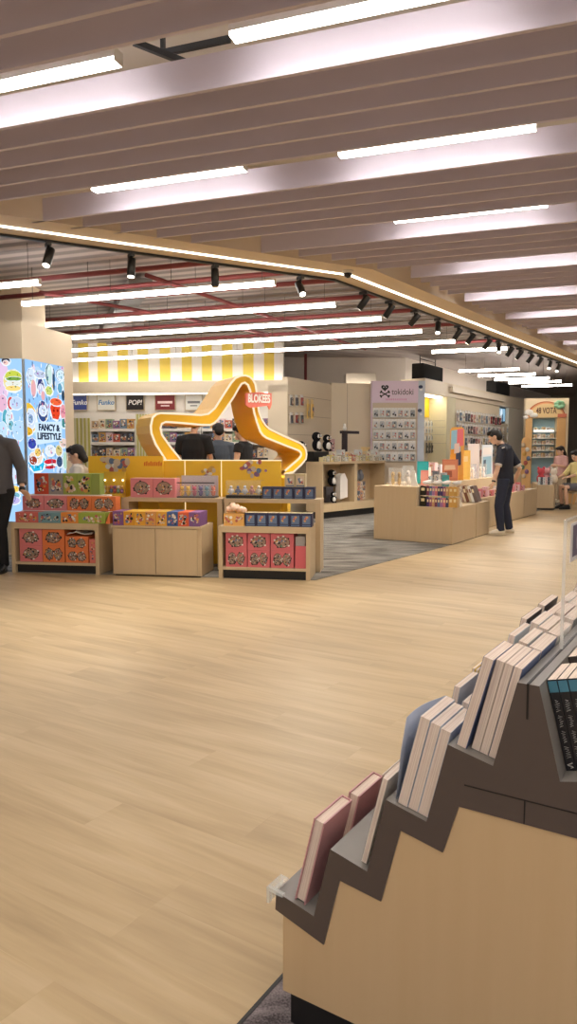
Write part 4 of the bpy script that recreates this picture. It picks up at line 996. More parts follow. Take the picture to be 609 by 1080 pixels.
for (px, py, r_) in [(444, 408, .05), (444.5, 411, .035), (443, 433, .05), (444.5, 437, .03)]:
    x, z = hit(TK, px, py, -.0145); b.disc(x, z, r_, r_ * .8, -.0155 - .001 * r_, 0 if r_ > .04 else 1, 10)
b.build('corner_print', [paint((44, 60, 96)), paint((236, 236, 240))], t)
yr = [430, 441.8, 453.2, 464.8, 476.2]
for r in range(5):
    for c in range(7):
        px = 396.8 + 6.45 * c; x, z = hit(TK, px, yr[r], -.06)
        hang_pack(TK, x, z, .132, .222, [(176, 180, 184), (216, 216, 218), (150, 158, 164), (200, 204, 206)][(r + c * 3) % 4], f'silver hanging pack, {ordn(c)} in the {ordn(r)} row of the lilac tower', 'silver packs on the lilac tower', 40 + (r * 2 + c) % 3, y=-.06)

# ================================================================ fixture wall along the aisle
FX = -2.9
FW = Frame(*SHOP.w(FX, 0)[:2], SHOP.a * 180 / math.pi + 90)      # local x runs along the aisle, -y looks at it
def fx(px, y=0): return hx(FW, px, y)
ys0, ys1, ys2, ys3, ys4 = fx(447), fx(470.5), fx(479.5), fx(527), fx(536)
yend = fx(553)
ztop_w = (hz(FW, 446.6, 401.3) + hz(FW, 532, 415)) / 2
struct(MB().box(ys0, yend, .48, .6, 0, ztop_w).build('wall_fixture', M_cream, loc=FW.w(0, 0), rot=FW.a))
struct(MB().box(ys0 - .05, yend, -.03, .478, ztop_w - .34, ztop_w).build('trim_fixture_fascia', mat('fascia_cream', (222, 208, 186)), loc=FW.w(0, 0), rot=FW.a))
o = MB().box(ys1 + .1, ys3 + .1, -.12, -.032, ztop_w - .22, ztop_w - .08).build('wall_lamp_box', mat('fascia_box', (226, 214, 196), .5), loc=FW.w(0, 0), rot=FW.a); tag(o, 'long cream lamp box on the fascia over the hanging goods', 'lamp box')
struct(MB().box(ys1, ys2, -.01, .478, 0, ztop_w - .342).build('wall_pier', mat('pier_olive_cream', (214, 206, 176), .6), loc=FW.w(0, 0), rot=FW.a))
struct(MB().box(ys2 + .001, ys3, .02, .478, 0, ztop_w - .342).build('wall_hanging_panel', M_cream, loc=FW.w(0, 0), rot=FW.a))
struct(MB().box(ys4, yend, -.0, .478, 0, ztop_w - .342).build('wall_white_pier', mat('pier_white', (228, 220, 204), .6), loc=FW.w(0, 0), rot=FW.a))
o = MB().box(ys0 + .2, ys1 - .05, .1, .3, ztop_w - .365, ztop_w - .345).build('niche_light', emit('niche_lamp_glow', (255, 244, 220), 9), loc=FW.w(0, 0), rot=FW.a); tag(o, 'lamp strip in the top of the yellow niche', 'light strip')
x0, z1 = hit(FW, 448, 419, .45); x1, z0 = hit(FW, 458.5, 441, .45); x1 = min(x1, ys1 - .012)
o = MB().box(x0, x1, .455, .475, z0, z1).build('niche_poster', mat('niche_yellow', (240, 206, 40), .5, noise=0), loc=FW.w(0, 0), rot=FW.a); tag(o, 'plain yellow panel in the niche beside the lilac tower', 'panel')
for r, py in enumerate((443.5, 450.5, 458)):
    for c in range(4):
        x, z = hit(FW, 449.5 + 2.9 * c, py, .36)
        hang_pack(FW, x, z, .09, .16, (200, 204, 206), f'white hanging pack, {ordn(c)} in the {ordn(r)} row of the yellow niche', 'white packs in the niche', 60, y=.36)
for c in range(4):
    x, z = hit(FW, 450.5 + 2.9 * c, 467, .36); hang_pack(FW, x, z, .1, .26, (66, 64, 62), f'dark hanging pack, {ordn(c)} in the bottom row of the yellow niche', 'dark packs in the niche', 61, y=.36, card=(90, 88, 86))
o = MB().box(ys0 + .3, yend - .3, .5, .58, ztop_w + .001, ztop_w + .03).build('cove_or_added_light', emit('added_wall_wash_glow', (255, 244, 226), 7), loc=FW.w(0, 0), rot=FW.a); tag(o, 'lamp strip on top of the long fixture wall behind the fascia', 'light strip')  # second added strip, unseen, lifting the grey wall along the aisle
# wall of hanging goods
PK = [(190, 170, 160), (96, 92, 100), (206, 150, 140), (160, 166, 176), (216, 206, 196), (140, 80, 84), (196, 180, 140), (110, 130, 150), (60, 58, 64), (226, 214, 206)]
rows_y = [(434.5, 446), (447, 458), (459.5, 470), (471.5, 482)]
ZR = [(hz(FW, 503, a), hz(FW, 503, a) - hz(FW, 503, b_)) for a, b_ in rows_y]; xw0, xw1 = ys2 + .12, ys3 + .55
n = 18
for r in range(4):
    for c in range(n):
        x = xw0 + (ys3 - .1 - xw0) * c / (n - 1); px = 481 + (525 - 481) * c / (n - 1)
        z = ZR[r][0]; g = random.Random(r * 31 + c)
        dark = r == 0 and c > 12
        hang_pack(FW, x, z - g.uniform(0, .03), .165, ZR[r][1] * 1.02, (150, 44, 50) if dark and c % 2 else (40, 36, 44) if dark else PK[(r * 3 + c * 7) % 10], f'hanging accessory pack, {ordn(c)} in the {ordn(r)} row of the fixture wall', 'packs on the fixture wall', 70 + (c + r) % 4, y=-.03)
for r in range(3):
    for c in range(2):
        x, z = hit(FW, 531.5 + 4 * c, 450 + 8 * r, -.03); hang_pack(FW, x, z, .1, .2, PK[(r + 3 * c) % 10], f'small hanging pack, {ordn(c)} in the {ordn(r)} row under the wall screen', 'packs under the wall screen', 80, y=-.03)
struct(MB().box(ys3 + .001, ys4 - .001, .03, .478, 0, hz(FW, 531, 447, .03)).build('wall_screen_base', M_cream, loc=FW.w(0, 0), rot=FW.a))
t = thing('wall_screen', 'small pale blue lit screen in the niche above the shopper', 'screen', FW.w(0, 0), FW.a)
z0, z1 = hz(FW, 531, 446, .1), ztop_w - .36
box_obj('screen_casing', (ys3 + .02, ys4 - .02, .1, .16, z0 + .02, z1), M_black, t)
b = MB().poly([(ys3 + .05, z0 + .05), (ys4 - .05, z0 + .05), (ys4 - .05, z1 - .03), (ys3 + .05, z1 - .03)], .098, 0); b.disc((ys3 + ys4) / 2, (z0 + z1) / 2, .12, .2, .096, 1, 10).disc((ys3 + ys4) / 2 + .1, (z0 + z1) / 2 - .1, .08, .14, .094, 2, 10)
b.build('screen_picture', [se((140, 180, 206), .9), se((214, 226, 234), 1), se((70, 96, 120), .6)], t)
# black speaker boxes on the wall
for i, (p0, p1, y0, y1) in enumerate([(443.5, 468, 385.5, 405), (520, 547, 401, 416)]):
    x0, x1 = fx(p0, .2), fx(p1, .2)
    if i == 0: x1 = x0 + 1.3
    zt_ = hz(FW, (p0 + p1) / 2, y0, .2)
    t = thing('hung_speaker', ['big black speaker box on rods above the yellow niche', 'black speaker box on rods above the hanging goods'][i], 'speaker', FW.w(x0, .15, ztop_w + .02), FW.a, 'black speaker boxes'); L = min(x1 - x0, 1.5); h = min(zt_ - ztop_w - .02, .42)
    box_obj('speaker_case', (0, L, 0, .3, 0, h), mat('speaker_black', (24, 24, 26), .7), t, bevel=.02)
    box_obj('grille', (.04, L - .04, -.008, -.001, .04, h - .04), mat('speaker_grille', (32, 32, 34), .9), t)
    for s in (.15, L - .15): MB().tube([(s, .15, h), (s, .15, ZD - ztop_w - .03)], .012, 6).build('rod', M_black, t)
    MB().tube([(.15, .15, h + .12), (L - .15, .15, h + .12)], .012, 6).build('crossbar', M_black, t)

# ================================================================ counters along the aisle
def block(x0, x1, y0, y1, h, label, seams=()):
    t = thing('display_block', label, 'display block', SHOP.w(x0, y0), SHOP.a, 'maple display blocks')
    box_obj('block_body', (0, x1 - x0, 0, y1 - y0, .012, h), M_maple, t, bevel=.003)
    box_obj('plinth', (.02, x1 - x0 - .02, .02, y1 - y0 - .02, 0, .012), M_black, t)
    return t
xA0, xA1 = hx(SHOP, 395.4), hx(SHOP, 440.5)
block(xA0, xA1 - .002, 0, .62, .84, 'tall maple display block at the carpet corner with clear boxes on it')
block(xA1 + .002, 0, -.02, 1.06, .545, 'low maple display block carrying the clear rack of small books')
block(xA1 + .002, .0, 1.085, 1.75, .55, 'low maple display block with leaning books before the shopper')
for i in range(4):
    block(xA1 + .1 if i else xA1 + .1, -.27, 1.78 + i * 1.06, 1.78 + i * 1.06 + 1.05, .56, f'low maple display block, {ordn(i)} past the shopper along the aisle')
for i in range(5):
    block(xA0 - .1, xA1 - .02 + (.0 if i else 0), .64 + i * 1.06, .64 + i * 1.06 + 1.05, .86, f'tall maple display block in the back row, {ordn(i)} behind the corner block')
# on the corner block
def clear_case(x, y, z, w, d, h, label, inner, rot=0, name='clear_case'):
    t = thing(name, label, 'clear box', SHOP.w(x, y, z), SHOP.a + rot, 'clear display boxes')
    e = .004
    MB().box(0, w, 0, e, 0, h).box(0, w, d - e, d, 0, h).box(0, e, e, d - e, 0, h).box(w - e, w, e, d - e, 0, h).box(0, w, 0, d, h - e, h).build('acrylic_panel', M_clear, t)
    box_obj('case_base', (0, w, 0, d, -.0 - .004, 0), M_clear, t)
    inner(t, w, d, h); return t
def in_figures(cols):
    def f(t, w, d, h):
        for i, c in enumerate(cols):
            xx = w * (i + .5) / len(cols)
            MB().ball((xx, d * .5, h * .25), (w * .3 / len(cols), d * .2, h * .24), 10, 7).ball((xx, d * .5, h * .6), (w * .28 / len(cols), d * .2, h * .18), 10, 7).ball((xx, d * .42, h * .62), (w * .1 / len(cols), d * .16, h * .07), 8, 6, 1).build('toy_figure', [paint(c), paint((60, 50, 46))], t)
    return f
zA = .8415
x0 = hx(SHOP, 410.5, .1); clear_case(x0, .1, zA + .004, hx(SHOP, 424, .1) - x0, .09, .27, 'clear box with tan figures on the corner block', in_figures([(206, 170, 96), (190, 150, 80)]))
x0 = hx(SHOP, 425, .2); clear_case(x0, .2, zA + .004, hx(SHOP, 433, .2) - x0, .16, .3, 'clear box with white and brown figure on the corner block', in_figures([(226, 216, 206)]))
t = thing('easel_card', 'white folded easel card at the edge of the corner block', 'card', SHOP.w(hx(SHOP, 434, .08), .08, zA), SHOP.a); wE = hx(SHOP, 443, .08) - hx(SHOP, 434, .08)
MB().prism([(.0, 0), (wE - .01, 0), (wE * .6, .1), (.06, .24), (.02, .24)], 0, .012).build('card', M_white, t); MB().prism([(.03, 0), (.07, 0), (.05, .2)], .013, .09).build('card_leg', M_white, t)
# clear rack of little books on the low block
x0, x1 = xA1 + .008, hx(SHOP, 484.5, .06); wR = x1 - x0; hR = .32
t = thing('book_rack', 'clear two-tier acrylic rack on the low block filled with little books', 'rack', SHOP.w(x0, .06, .546), SHOP.a)
e = .004
for n_, d in (('rack_side', (0, e, 0, .2, 0, hR)), ('rack_side', (wR - e, wR, 0, .2, 0, hR)), ('rack_back', (e, wR - e, .2, .2 + e, 0, hR)), ('rack_shelf', (e, wR - e, .0, .2, hR * .5, hR * .5 + .006)), ('rack_top', (0, wR, 0, .2, hR, hR + .006))): box_obj(n_, d, M_clear, t)
BC = [(70, 50, 110), (150, 90, 120), (196, 150, 110), (120, 60, 90), (90, 110, 150), (170, 120, 170), (206, 120, 130), (60, 60, 96)]
def minibook(x, y, z, w, d, h, c, label, group):
    key = ('mini', round(w, 3), round(h, 3), c); loc = SHOP.w(x, y, z)
    if key not in BOXES:
        o = MB().box(0, w, 0, .004, 0, h).box(0, .003, .004, d, 0, h).box(w - .003, w, .004, d, 0, h).build('small_book', paint(c), loc=loc, rot=SHOP.a)
        box_obj('page_block', (.0035, w - .0035, .0045, d - .004, .003, h - .004), paint((236, 228, 210)), o)
        MB().box(w * .2, w * .8, -.001, -.0003, h * .5, h * .8).build('spine_print', paint((232, 214, 170)), o)
        tag(o, label, 'book', group); BOXES[key] = o; return o
    return dup(BOXES[key], loc, SHOP.a, label, group)
nb = 8; bw = (wR * .72 - .1) / nb
for r in range(2):
    for i in range(nb):
        minibook(x0 + .12 + i * bw, .075, .547 + r * (hR * .5 + .0065), bw - .003, .12, .135, BC[(i + r * 3) % 8], f'small coloured book, {ordn(i)} on the {["lower", "upper"][r]} tier of the clear rack', 'little books in the clear rack')
minibook(x0 + .015, .075, .547, .09, .12, .15, (20, 20, 22), 'wide black book at the end of the lower rack tier', 'black books in the rack')
minibook(x0 + .015, .075, .547 + hR * .5 + .0065, .09, .12, .14, (18, 18, 22), 'wide black book at the end of the upper rack tier', 'black books in the rack')
for i in range(2):
    minibook(x0 + wR * .72 + .025 + i * .064, .075, .547, .06, .12, .15, (206, 160, 84), f'ochre book on the lower rack tier, {ordn(i)} after the coloured ones', 'ochre books in the rack')
    minibook(x0 + wR * .72 + .025 + i * .064, .075, .547 + hR * .5 + .0065, .06, .12, .135, (206, 160, 84), f'ochre book on the upper rack tier, {ordn(i)} after the coloured ones', 'ochre books in the rack')
# bagged white goods on the rack
g = random.Random(12)
for i in range(4):
    x = x0 + .09 + i * .15
    o = MB().ball((0, 0, .03), (.075, .06, .028), 12, 7).ball((.03, .01, .05), (.05, .05, .02), 10, 6).build('bagged_pack', mat('white_bag_film', (228, 224, 218), .25), loc=SHOP.w(x, .16 + .03 * (i % 2), .546 + hR + .0075), rot=SHOP.a + g.uniform(-.1, .1))
    rm = o.modifiers.new('r', 'REMESH'); rm.mode = 'VOXEL'; rm.voxel_size = .009
    tag(o, f'white bagged pack on the clear book rack, {ordn(i)} from the corner block', 'bagged pack', 'white bagged packs')
# leaning books before the shopper
lb = [((150, 104, 74), .045), ((226, 214, 190), .03), ((120, 74, 54), .05), ((206, 190, 160), .035), ((232, 230, 226), .04), ((110, 92, 86), .05)]
x = hx(SHOP, 488.5, 1.13)
for i, (c, w_) in enumerate(lb):
    o = MB().box(0, w_ * .12, 0, .2, 0, .27).box(w_ * .88, w_, 0, .2, 0, .27).box(w_ * .12, w_ * .88, 0, .004, 0, .27).build('hardcover_book', paint(c), loc=SHOP.w(x, 1.13, .5515), rot=(0, R(-20), SHOP.a))
    box_obj('page_block', (w_ * .125, w_ * .875, .0045, .196, .004, .266), paint((236, 226, 204)), o)
    MB().box(w_ * .2, w_ * .8, -.0008, -.0002, .16, .22).build('spine_print', paint((240, 226, 190) if sum(c) < 500 else (140, 90, 70)), o)
    tag(o, f'{["brown", "cream", "dark brown", "sand", "white", "grey-brown"][i]} hardcover leaning on the low block before the shopper', 'book', 'leaning hardcovers'); x += w_ / math.cos(R(20)) + .001
# posters, cards and cases on the back row
zB = .8605
def yback(px):
    y = .1
    while hx(SHOP, px, y) > xA1 - .05 and y < 6: y += .02
    return y
def stand_card(px0, px1, py0, y, rgb, label, blobs, top_round=False, name='stand_up_card', zb=zB, th=.012):
    if zb > .85: y = max(y, yback(px1))
    x0, x1 = hx(SHOP, px0, y), hx(SHOP, px1, y); z1 = hz(SHOP, (px0 + px1) / 2, py0, y); W = x1 - x0; h = z1 - zb
    t = thing(name, label, 'display card', SHOP.w(x0, y, zb), SHOP.a, 'cards on the aisle counters')
    pts = [(0, 0), (W, 0)] + ([(W, h - W * .2), (W * .93, h - W * .06), (W * .8, h), (W * .2, h), (W * .07, h - W * .06), (0, h - W * .2)] if top_round else [(W, h), (0, h)])
    MB().prism(pts, 0, th).build('card_panel', paint(rgb), t)
    b = MB(); ms = []
    for i, (u, v, ru, rv, c) in enumerate(blobs):
        if c not in ms: ms.append(c)
        b.poly([(W * max(0.03, u - ru), h * max(.02, v - rv)), (W * min(.97, u + ru), h * max(.02, v - rv * .8)), (W * min(.97, u + ru * .9), h * min(.97, v + rv)), (W * max(.03, u - ru * .9), h * min(.97, v + rv * .9))], -.001 - .0004 * i, ms.index(c))
    if ms: b.build('card_print', [paint(c) for c in ms], t)
    MB().prism([(W * .4, 0), (W * .6, 0), (W * .5, h * .5)], th, th + .07).build('card_foot', M_white, t)
    return t
ya = .9
stand_card(475, 489.6, 450.5, 1.6, (240, 176, 80), 'tall round-topped orange, blue and pink poster card on the back counter', [(.5, .5, .45, .48, (238, 180, 92)), (.4, .72, .36, .24, (150, 196, 220)), (.72, .8, .24, .18, (236, 120, 130)), (.3, .4, .26, .2, (246, 170, 60)), (.62, .4, .2, .14, (60, 66, 90)), (.5, .6, .2, .1, (236, 210, 200))], True)
stand_card(467, 483.5, 484.5, .72, (196, 120, 92), 'squat terracotta picture card before the round-topped poster', [(.5, .5, .46, .46, (206, 130, 100)), (.5, .62, .36, .12, (226, 190, 160)), (.4, .3, .26, .16, (150, 84, 66))])
stand_card(485, 496.5, 475, 1.1, (240, 208, 110), 'pale yellow upright card beside the terracotta card', [(.5, .5, .44, .46, (244, 214, 122)), (.5, .7, .3, .1, (250, 236, 190))])
stand_card(440.5, 452.5, 486.5, .55, (40, 170, 176), 'teal picture card in front of the lilac tower', [(.5, .5, .46, .46, (44, 178, 184)), (.6, .4, .3, .2, (210, 232, 230))], zb=zB)
stand_card(467, 474.5, 501, .3, (64, 150, 150), 'small teal card standing on the low block row', [(.5, .5, .4, .4, (80, 170, 166))], zb=.553)
stand_card(444.5, 452.5, 496, .4, (230, 150, 140), 'salmon leaflet card leaning by the easel card', [(.5, .5, .4, .4, (236, 164, 150))], zb=.842)
stand_card(508.5, 520, 469, 3.0, (226, 232, 236), 'white and blue picture card beyond the shopper\'s head', [(.5, .35, .42, .3, (150, 190, 210)), (.5, .8, .4, .12, (240, 236, 232)), (.3, .3, .12, .24, (70, 90, 110))])
stand_card(494, 506, 468, 2.8, (226, 220, 224), 'pale picture card before the hanging goods', [(.5, .5, .44, .44, (232, 224, 226)), (.5, .3, .3, .12, (180, 176, 190))])
for i, (p0, p1, y) in enumerate([(490, 499.5, 1.22), (501, 511, 1.5)]):
    y = max(y, yback(p1) + .02); x0 = hx(SHOP, p0, y); clear_case(x0, y, zB + .0045, hx(SHOP, p1, y) - x0, .2, .26, f'clear box of pale figures on the back counter, {ordn(i)} from the yellow card', in_figures([(226, 206, 190), (216, 196, 170), (236, 216, 206)]))
for i in range(4):
    y = .68 + i * .0; xx = hx(SHOP, 452 + i * 4.2, .72)
    toy_box(SHOP, xx - .02, .7 + .1 * (i % 2), zB, .075, .1, [.12, .2, .14, .17][i], [(226, 226, 226), (120, 120, 124), (206, 200, 190), (150, 156, 160)][i], 'scene', f'small grey and white box, {ordn(i)} behind the clear book rack', 'small boxes behind the rack', 240 + i)
# goods on the low blocks past the shopper
GC = [(226, 190, 196), (236, 214, 206), (206, 120, 130), (230, 226, 226), (214, 160, 170), (196, 206, 216)]
k = 0
for i in range(3):
    for j in range(5):
        y = 2.1 + i * 1.06 + j * .19
        toy_box(SHOP, -.40 - .03 * (j % 2), y, .5605, .1, .12, [.11, .15, .13, .17, .1][j], GC[(i + j * 2) % 6], 'scene', f'pastel packet, {ordn(k)} along the low blocks past the shopper', 'pastel packets on the low blocks', 250 + j % 2, name='gift_packet', cat='packet'); k += 1
k = 0
for i in range(4):
    for j in range(3):
        y = 2.0 + i * 1.06 + j * .32
        toy_box(SHOP, xA0 - .06, y, zB, .14, .16, [.22, .3, .26][j], [(232, 220, 206), (220, 180, 180), (206, 206, 214), (236, 226, 200)][(i + j) % 4], 'scene', f'pale gift box, {ordn(k)} along the back row of blocks', 'gift boxes on the back row', 260 + j, name='gift_box', cat='gift box'); k += 1
# ================================================================ arched kiosk at the end of the aisle
KY = 11.0
KF = Frame(*SHOP.w(FX - .0, KY)[:2], -32.5 + 24)
kx0, kx1 = hx(KF, 553.5), hx(KF, 599)
zk = hz(KF, 575, 420)
t = thing('arched_kiosk', 'cream kiosk wall with rainbow arch header and lit shelves at the aisle end', 'kiosk', KF.w(kx0, 0), KF.a); L = kx1 - kx0
def kx(px): return hx(KF, px) - kx0
a0, a1 = kx(561), kx(586.5)
z_in = hz(KF, 573, 441)
M_kcream = mat('kiosk_cream', (232, 214, 180), .5); M_kwood = mat('kiosk_orange_wood', (222, 176, 116), .5)
MB().box(0, a0, 0, .3, 0, zk).box(a1, L, 0, .3, 0, zk).box(a0, a1, 0, .3, z_in, zk).box(a0, a1, .26, .3, 0, z_in).build('kiosk_frame', M_kcream, t)
box_obj('kiosk_back', (a0, a1, .24, .258, .4, z_in), mat('kiosk_blue', (160, 194, 206), .5), t)
box_obj('post', (kx(553.8), a0 - .005, -.05, -.001, 0, z_in), M_kwood, t); box_obj('post', (a1 + .005, kx(596), -.05, -.001, 0, z_in), M_kwood, t)
cxk, czk = kx(575), z_in + .02; rx_, rz_ = (kx(596) - kx(555)) / 2, hz(KF, 575, 424) - z_in
for i, (k_, c) in enumerate([(1.0, (190, 110, 70)), (.93, (226, 160, 110)), (.86, (236, 206, 150))]):
    pts = [(cxk + rx_ * k_ * math.cos(math.pi * j / 20), czk + rz_ * k_ * math.sin(math.pi * j / 20)) for j in range(21)]
    MB().prism(pts, -.02 - .012 * i, -.001 - .01 * i).build('arch_band', paint(c), t)
o = lettering('48 VOTA', .24, paint((110, 70, 50)), t, cxk, -.05, czk + rz_ * .4, bold=.004)
ws = max(v.co.x for v in o.data.vertices) - min(v.co.x for v in o.data.vertices); o.scale = (rx_ * 1.05 / ws, 1, 1)
MB().ball((kx(557), -.05, hz(KF, 557, 435)), (.12, .05, .09)).ball((kx(562), -.05, hz(KF, 562, 438)), (.12, .05, .07)).ball((kx(553.5), -.05, hz(KF, 553, 440)), (.08, .05, .06)).build('cloud_ornament', M_white, t)
b = MB()
for i in range(7):
    a = i * .9; b.ball((kx(588.5) + .09 * math.cos(a), -.05 - .01 * i, hz(KF, 588, 427) + .08 * math.sin(a)), (.08, .03, .05), 8, 6)
b.build('leaf_ornament', paint((140, 190, 150)), t)
box_obj('name_board', (kx(587), kx(596.5), -.07, -.055, hz(KF, 590, 440.5), hz(KF, 590, 436.5)), paint((214, 120, 90)), t)
for i, py in enumerate((455, 462, 468.5, 475, 482)):
    z = hz(KF, 573, py); box_obj('shelf', (a0, a1, -.02, .24, z - .02, z), M_white, t)
box_obj('shelf_lamp', (a0 + .05, kx(584), .0, .03, hz(KF, 573, 456), hz(KF, 573, 453.6)), emit('kiosk_shelf_glow', (250, 250, 240), 1.6), t)
k = 0
for i, py in enumerate((455, 462, 468.5, 475, 482)):
    z = hz(KF, 573, py)
    for j in range(5):
        toy_box(KF, kx0 + a0 + .05 + j * (a1 - a0 - .08) / 5, .05, z, .1, .1, [.12, .1, .13][(i + j) % 3], [(226, 216, 190), (190, 206, 200), (226, 196, 150), (236, 230, 226)][(i * 2 + j) % 4], 'scene', f'tiny pastel box, {ordn(j)} on the {ordn(i)} shelf of the arched kiosk', 'pastel boxes in the kiosk', 270 + j % 2, name='gift_box', cat='gift box')
# small arch stand and counter before it
AF = Frame(*at(549, 520, 18.6)[:2], -20)
x1 = hx(AF, 560); zz = hz(AF, 553, 461)
t = thing('arch_stand', 'narrow wooden arch stand with dangling charms before the kiosk', 'display stand', AF.w(0, 0), AF.a)
pts = [(0, 0), (x1, 0)] + [(x1 / 2 + x1 / 2 * math.cos(math.pi * j / 12), zz - x1 / 2 + x1 / 2 * math.sin(math.pi * j / 12)) for j in range(13)]
MB().prism(pts, 0, .06).build('arch_board', M_kwood, t)
g = random.Random(2)
for i in range(8):
    MB().ball((x1 * (.2 + .6 * ((i * 3) % 5) / 4), -.03, zz - .2 - .14 * i * .8), (.05, .02, .06), 8, 6).build('charm', paint(INK[1 + i % 7]), t)
KC = Frame(*fl(566.5, 538)[:2], -14)
kw = hx(KC, 588.5); hK = hz(KC, 577, 511.5)
t = thing('kiosk_counter', 'rounded maple counter below the arched kiosk with pastel packets', 'counter', KC.w(0, 0), KC.a)
pts = [(0, 0), (kw - .15, 0), (kw - .05, .05), (kw, .16), (kw, 1.6), (0, 1.6)]
MB().prismz(pts, .05, hK - .03).build('counter_body', M_maple, t); MB().prismz(pts, hK - .03, hK).build('counter_top', M_mapleX, t); MB().prismz([(x * .97 + .01, y * .97 + .03) for x, y in pts], 0, .05).build('toe_kick', M_black, t)
for i in range(6):
    toy_box(KC, .03 + i * (kw - .1) / 6, .17, hK, (kw - .1) / 6.6, .08, .17, [(206, 216, 220), (80, 96, 116), (206, 214, 216), (226, 200, 204), (70, 84, 100), (220, 220, 216)][i], 'scene', f'upright pastel packet, {ordn(i)} along the kiosk counter front', 'packets on the kiosk counter', 280 + i % 2, name='gift_packet', cat='packet')
for i in range(3):
    o = MB().ball((0, 0, .12), (.1, .09, .12), 12, 8).ball((0, -.01, .29), (.085, .08, .085), 12, 8).ball((-.06, 0, .37), (.03, .025, .045), 8, 6).ball((.06, 0, .37), (.03, .025, .045), 8, 6).build('plush_toy', mat(f'plush_pastel_{i}', [(206, 80, 90), (226, 170, 176), (232, 222, 206), (214, 130, 140)][i], .95), loc=KC.w(.11 + i * kw / 2.9, .45 + .16 * (i % 2), hK + .002), rot=KC.a)
    rm = o.modifiers.new('r', 'REMESH'); rm.mode = 'VOXEL'; rm.voxel_size = .015
    tag(o, f'{["red", "pink", "cream", "rose"][i]} plush toy sitting on the kiosk counter', 'plush toy', 'plush toys on the kiosk counter')
# shop beyond the kiosk
BF = Frame(*SHOP.w(.6, 14.5)[:2], -32.5)
t = thing('far_shelving', 'dark shelving bay beyond the kiosk with white and black goods', 'shelving', BF.w(0, 0), BF.a)
box_obj('upright', (0, .05, 0, .4, 0, 2.9), M_white, t); box_obj('upright', (3.0, 3.05, 0, .4, 0, 2.9), M_white, t); box_obj('back_panel', (.05, 3.0, .36, .4, 0, 2.9), mat('far_shelf_grey', (150, 144, 142), .6), t)
box_obj('top_board', (0, 3.05, -.02, .4, 2.9, 2.95), M_white, t)
for i, z in enumerate((.5, .95, 1.4, 1.85, 2.3)):
    box_obj('shelf', (.05, 3.0, 0, .36, z, z + .03), M_white, t)
    for j in range(7):
        toy_box(BF, .12 + j * .4, .06, z + .031, .3, .2, [.28, .33, .24][(i + j) % 3], [(40, 38, 42), (226, 222, 220), (200, 186, 176), (60, 58, 66)][(i * 2 + j) % 4], '', f'plain black or pale box, {ordn(j)} on the {ordn(i)} shelf beyond the kiosk', 'boxes on the far shelving', 0, name='storage_box', cat='box')
# ================================================================ stepped book stand by the viewer
LEAN = 13.7
EX = Vector((math.cos(R(LEAN)), -math.sin(R(LEAN)))); EZ = Vector((math.sin(R(LEAN)), math.cos(R(LEAN))))
CORN = [(.0875 + .1365 * k, .3165 + .1535 * k) for k in range(4)]
RISE = .1365 * EZ.x + .1535 * EZ.y
T1 = [tuple(Vector(CORN[0]) - EX * .108)]
for c in CORN: T1 += [c, tuple(Vector(c) + EZ * RISE)]
MID = .5605
upper = T1 + [(2 * MID - x, z) for x, z in T1[::-1]]
lowL = [(-.02, .295), (.114, .256), (.155, .426), (.258, .412), (.302, .587), (.397, .567), (.429, .675)]
lower = lowL + [(2 * MID - x, z) for x, z in lowL[::-1]]
SL = 2.6
t = thing('book_display_stand', 'stepped charcoal book stand on a maple body close to the viewer', 'book stand', BOOK.w(0, 0), BOOK.a)
M_step = mat('charcoal_laminate', (86, 74, 70), .4, noise=.03)
poly = lower + upper[::-1]
b = MB(); n = len(poly)
b.prism(poly, 0, SL, 0, side=1); b.build('stepped_top', [M_step, mat('lighter_step_grey', (132, 127, 122), .32, noise=.03)], t)  # end faces charcoal, the long step faces a lighter grey
body = [(0, .095)] + [(2 * MID, .095)] + [(2 * MID, .29)] + [(2 * MID - x, z - .001) for x, z in lowL[1:]] + [(x, z - .001) for x, z in lowL[1:][::-1]] + [(0, .29)]
MB().prism(body, .003, SL - .003).build('maple_body', wood('maple_end_panel', (212, 183, 143), (204, 173, 131), 'Z'), t)
MB().prismz([(.012, .02), (2 * MID - .012, .02), (2 * MID - .012, SL - .02), (.012, SL - .02)], 0, .095).build('toe_kick', M_black, t)
M_seam = paint((26, 22, 22))
MB().box(.44, 2 * MID - .44, -.0012, .001, .7225, .7245).box(MID - .0012, MID + .0012, -.0013, .001, .676, .7225).build('panel_seam', M_seam, t)
MB().box(MID - .002, MID + .002, -.0015, .001, .885, .9545).box(MID - .0025, MID + .0025, .0, SL, .9535, .9548).build('ridge_slot', M_seam, t)
